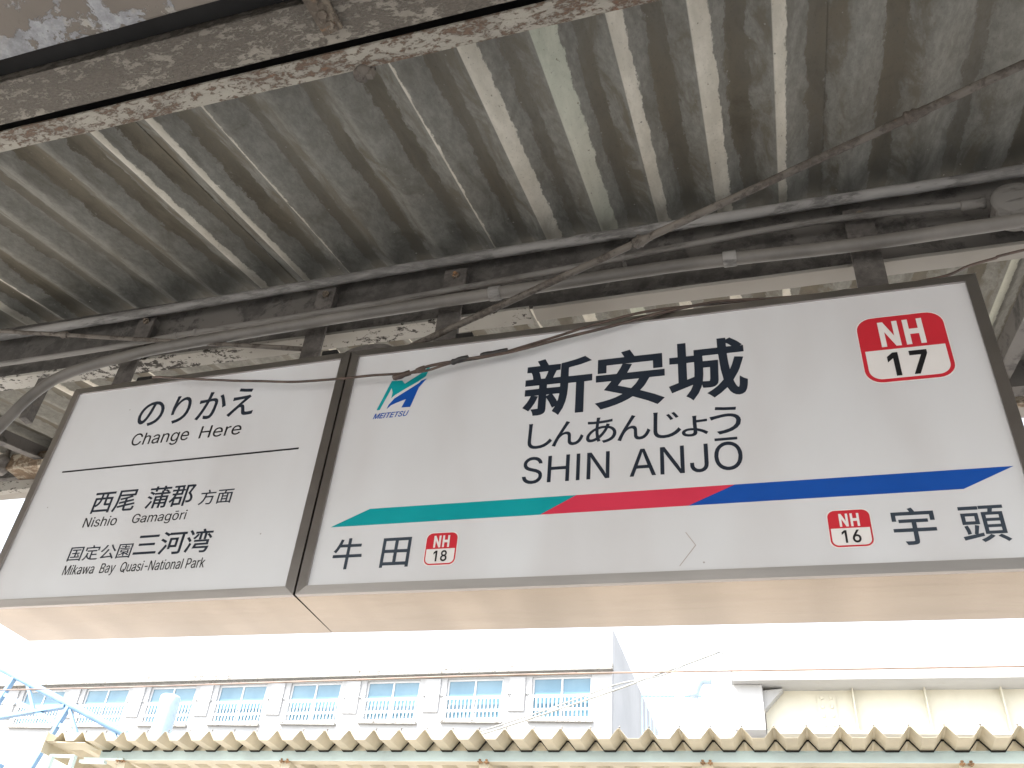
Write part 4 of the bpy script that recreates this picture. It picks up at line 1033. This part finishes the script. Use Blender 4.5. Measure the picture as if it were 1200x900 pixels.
# sloping pale blue truss at left
tr = empty('steel_truss', (-18, 20, -1.2), 'pale blue steel truss sloping down to the right behind the canopy at left', 'truss')
A0, A1 = Vector((-22.1, 20.0, 10.30)), Vector((-14.4, 20.0, 7.55))
dv = (A1 - A0)
m = MB(); m.tube([A0 - dv * .25, A1 + dv * .2], .10, 12, 2); m.build('top_chord', MT['pale_blue'], tr)
off = Vector((.0, .0, -.62))
m = MB(); m.bar(A0 - dv * .25 + off, A1 + dv * .2 + off, .12, .12); m.build('bottom_chord', MT['pale_blue'], tr)
m = MB()
pass
for k in (-.5, .7, 1.9, 3.1, 4.3):
    m = MB(); p = A0 + dv * (k * .2 + .03); q = A0 + dv * (k * .2 + .12) + off
    m.bar(p, q, .09, .09, up=(0, 1, 0)); m.build('web_brace', MT['pale_blue'], tr)
m = MB()
for (a, b) in ((.10, -2.2), (.42, -2.0)):
    p = A0 + dv * a; m.bar(p, p + Vector((b * .30, 0, b)), .11, .154, up=(0, 1, 0))
m.bar(A0 + dv * .40 + Vector((0, 0, -.1)), A0 + Vector((-.6, 0, -1.75)), .10, .176, up=(0, 1, 0))
m.bar(A0 + Vector((-1.5, 0, -1.95)), A0 + Vector((1.6, 0, -2.95)), .14, .20, up=(0, 1, 0))
m.tube([A0 + dv * .1 + Vector((-.66, 0, -2.2)), A0 + dv * .1 + Vector((-.9, 0, -11.5))], .10, 8, 2)
m.build('struts', MT['pale_blue'], tr)

# the ivory viaduct on the right
via = empty('viaduct', (12, 22, -1.2), 'ivory girder viaduct with bolted splice plate at far right', 'viaduct')
VT = .010
def vz(x): return 9.70 + VT * x
def vb(m_, x0, x1, y0, y1, d0, d1):
    m_.hexa([(x0, y0, vz(x0) + d0), (x1, y0, vz(x1) + d0), (x1, y1, vz(x1) + d0), (x0, y1, vz(x0) + d0),
             (x0, y0, vz(x0) + d1), (x1, y0, vz(x1) + d1), (x1, y1, vz(x1) + d1), (x0, y1, vz(x0) + d1)])
m = MB(); vb(m, -.05, 60, 19.6, 19.8, -.02, .42); vb(m, -.05, 60, 19.801, 27, -.02, .16); m.build('deck', MT['wall'], via)
m = MB(); vb(m, .62, 60, 20.3, 20.34, -1.0, -.021); vb(m, .62, 60, 20.08, 20.55, -1.06, -1.001); vb(m, .62, 60, 25, 25.04, -1.0, -.021)
g = m.build('girder', MT['girder'], via)
for x in (2.52, 4.0, 5.5, 7.0, 8.5, 10):
    m = MB(); vb(m, x, x + .03, 20.13, 20.299, -1.0, -.0215); m.build('stiffener', MT['girder'], g)
m = MB(); vb(m, 1.76, 2.16, 20.275, 20.299, -.92, -.10); 
m.build('splice_plate', MT['girder'], via)
for i in range(2):
    for j in range(4):
        x = 1.86 + i * .2
        m = MB(); m.lathe([(.035, -.03), (.042, -.012), (.042, 0)], (x, 20.274, vz(x) - .20 - j * .205), 'y', 10)
        m.build('splice_bolt', MT['girder'], via)
m = MB(); m.hexa([(-.05, 19.85, 8.65), (.60, 19.85, 8.65), (.60, 25.4, 8.65), (-.05, 25.4, 8.65), (-.05, 19.85, 9.672), (.60, 19.85, 9.672), (.60, 25.4, 9.672), (-.05, 25.4, 9.672)])
m.box(-.25, 1.0, 20.4, 25.0, -1.2, 8.649)
m.prism([(.602, 9.60), (1.05, 9.64), (.602, 9.15)], 'y', 20.02, 20.29)
m.build('pier', MT['wall'], via)
m = MB(); m.tube([(-.93, 19.6, 9.30), (-.77, 19.6, 9.66), (-.50, 19.6, 9.70)], .11, 14, 5); tag(m.build('bent_duct', MT['pole_white']), 'grey bent duct beside the left end of the ivory viaduct', 'duct')

# railings between the building and the viaduct
rl = empty('white_railing', (-2.0, 24, -1.2), 'white upright bar railing between the white building and the viaduct', 'railing')
m = MB(); m.box(-2.80, -1.88, 24.0, 24.05, 10.90, 10.96); m.build('rail', MT['pale_blue'], rl)
m = MB(); m.box(-2.80, -1.88, 24.0, 24.05, 9.75, 9.81); m.build('rail', MT['pale_blue'], rl)
m = MB(); m.box(-2.80, .2, 23.9, 24.6, 9.5, 9.74); m.build('ledge', MT['wall'], rl)
m = MB(); m.box(-2.75, .2, 23.95, 24.55, -1.2, 9.499); m.build('base_wall', MT['wall'], rl)
for i in range(9):
    x = -2.78 + i * .11; m = MB(); m.box(x - .018, x + .018, 24.01, 24.04, 9.811, 10.899)
    m.build('bar', MT['pale_blue'], rl)
m = MB(); m.box(-1.60, -1.14, 24.0, 24.05, 10.895, 10.96); m.box(-1.60, -1.14, 24.0, 24.05, 9.75, 9.815)
for i in range(6):
    x = -1.58 + i * .084; m.box(x - .016, x + .016, 24.01, 24.04, 9.81, 10.90)
m.build('short_panel', MT['pale_blue'], rl)
m = MB()
for i in range(11):
    x = -1.85 + i * .024; m.box(x - .007, x + .007, 24.02, 24.031, 9.745, 10.34)
for j in range(5):
    m.box(-1.87, -1.59, 24.03, 24.04, 9.86 + j * .11, 9.875 + j * .11)
m.build('lattice', MT['pole_white'], rl)

# overhead wires
def wire(pts, r, mname, label):
    m = MB(); m.tube(pts, r, 6, 6)
    return tag(m.build('overhead_wire', MT[mname]), label, 'wire')
wire([(-14.653, 12.0, 6.626), (-10.394, 12.0, 6.710), (-6.046, 12.0, 6.827), (-3.157, 12.0, 6.903), (-0.309, 12.0, 6.944), (2.110, 12.0, 6.967), (5.297, 12.0, 7.005)], .014, 'wire', 'long brownish overhead wire crossing in front of the white building and viaduct')
wire([(-3.830, 13.0, 6.248), (-2.673, 13.0, 6.630), (-1.536, 13.0, 7.020), (-0.974, 13.0, 7.234), (-0.416, 13.0, 7.433), (0.180, 13.0, 7.658)], .016, 'grey_wire', 'thin grey overhead wire rising to the right past the building corner')
wire([(-3.836, 13.0, 6.305), (-2.676, 13.0, 6.687), (-1.537, 13.0, 7.106), (-1.044, 13.0, 7.206), (-0.696, 13.0, 7.290), (-0.416, 13.0, 7.425)], .013, 'grey_wire', 'thin kinked grey wire hanging just above the rising one')
wire([(0.180, 13.0, 7.658), (0.285, 13.0, 7.599), (0.330, 13.0, 7.469), (0.348, 13.0, 7.229), (0.288, 13.0, 6.210)], .013, 'grey_wire', 'grey wire bracket curving down beside the left end of the viaduct')
bpy.context.view_layer.update()
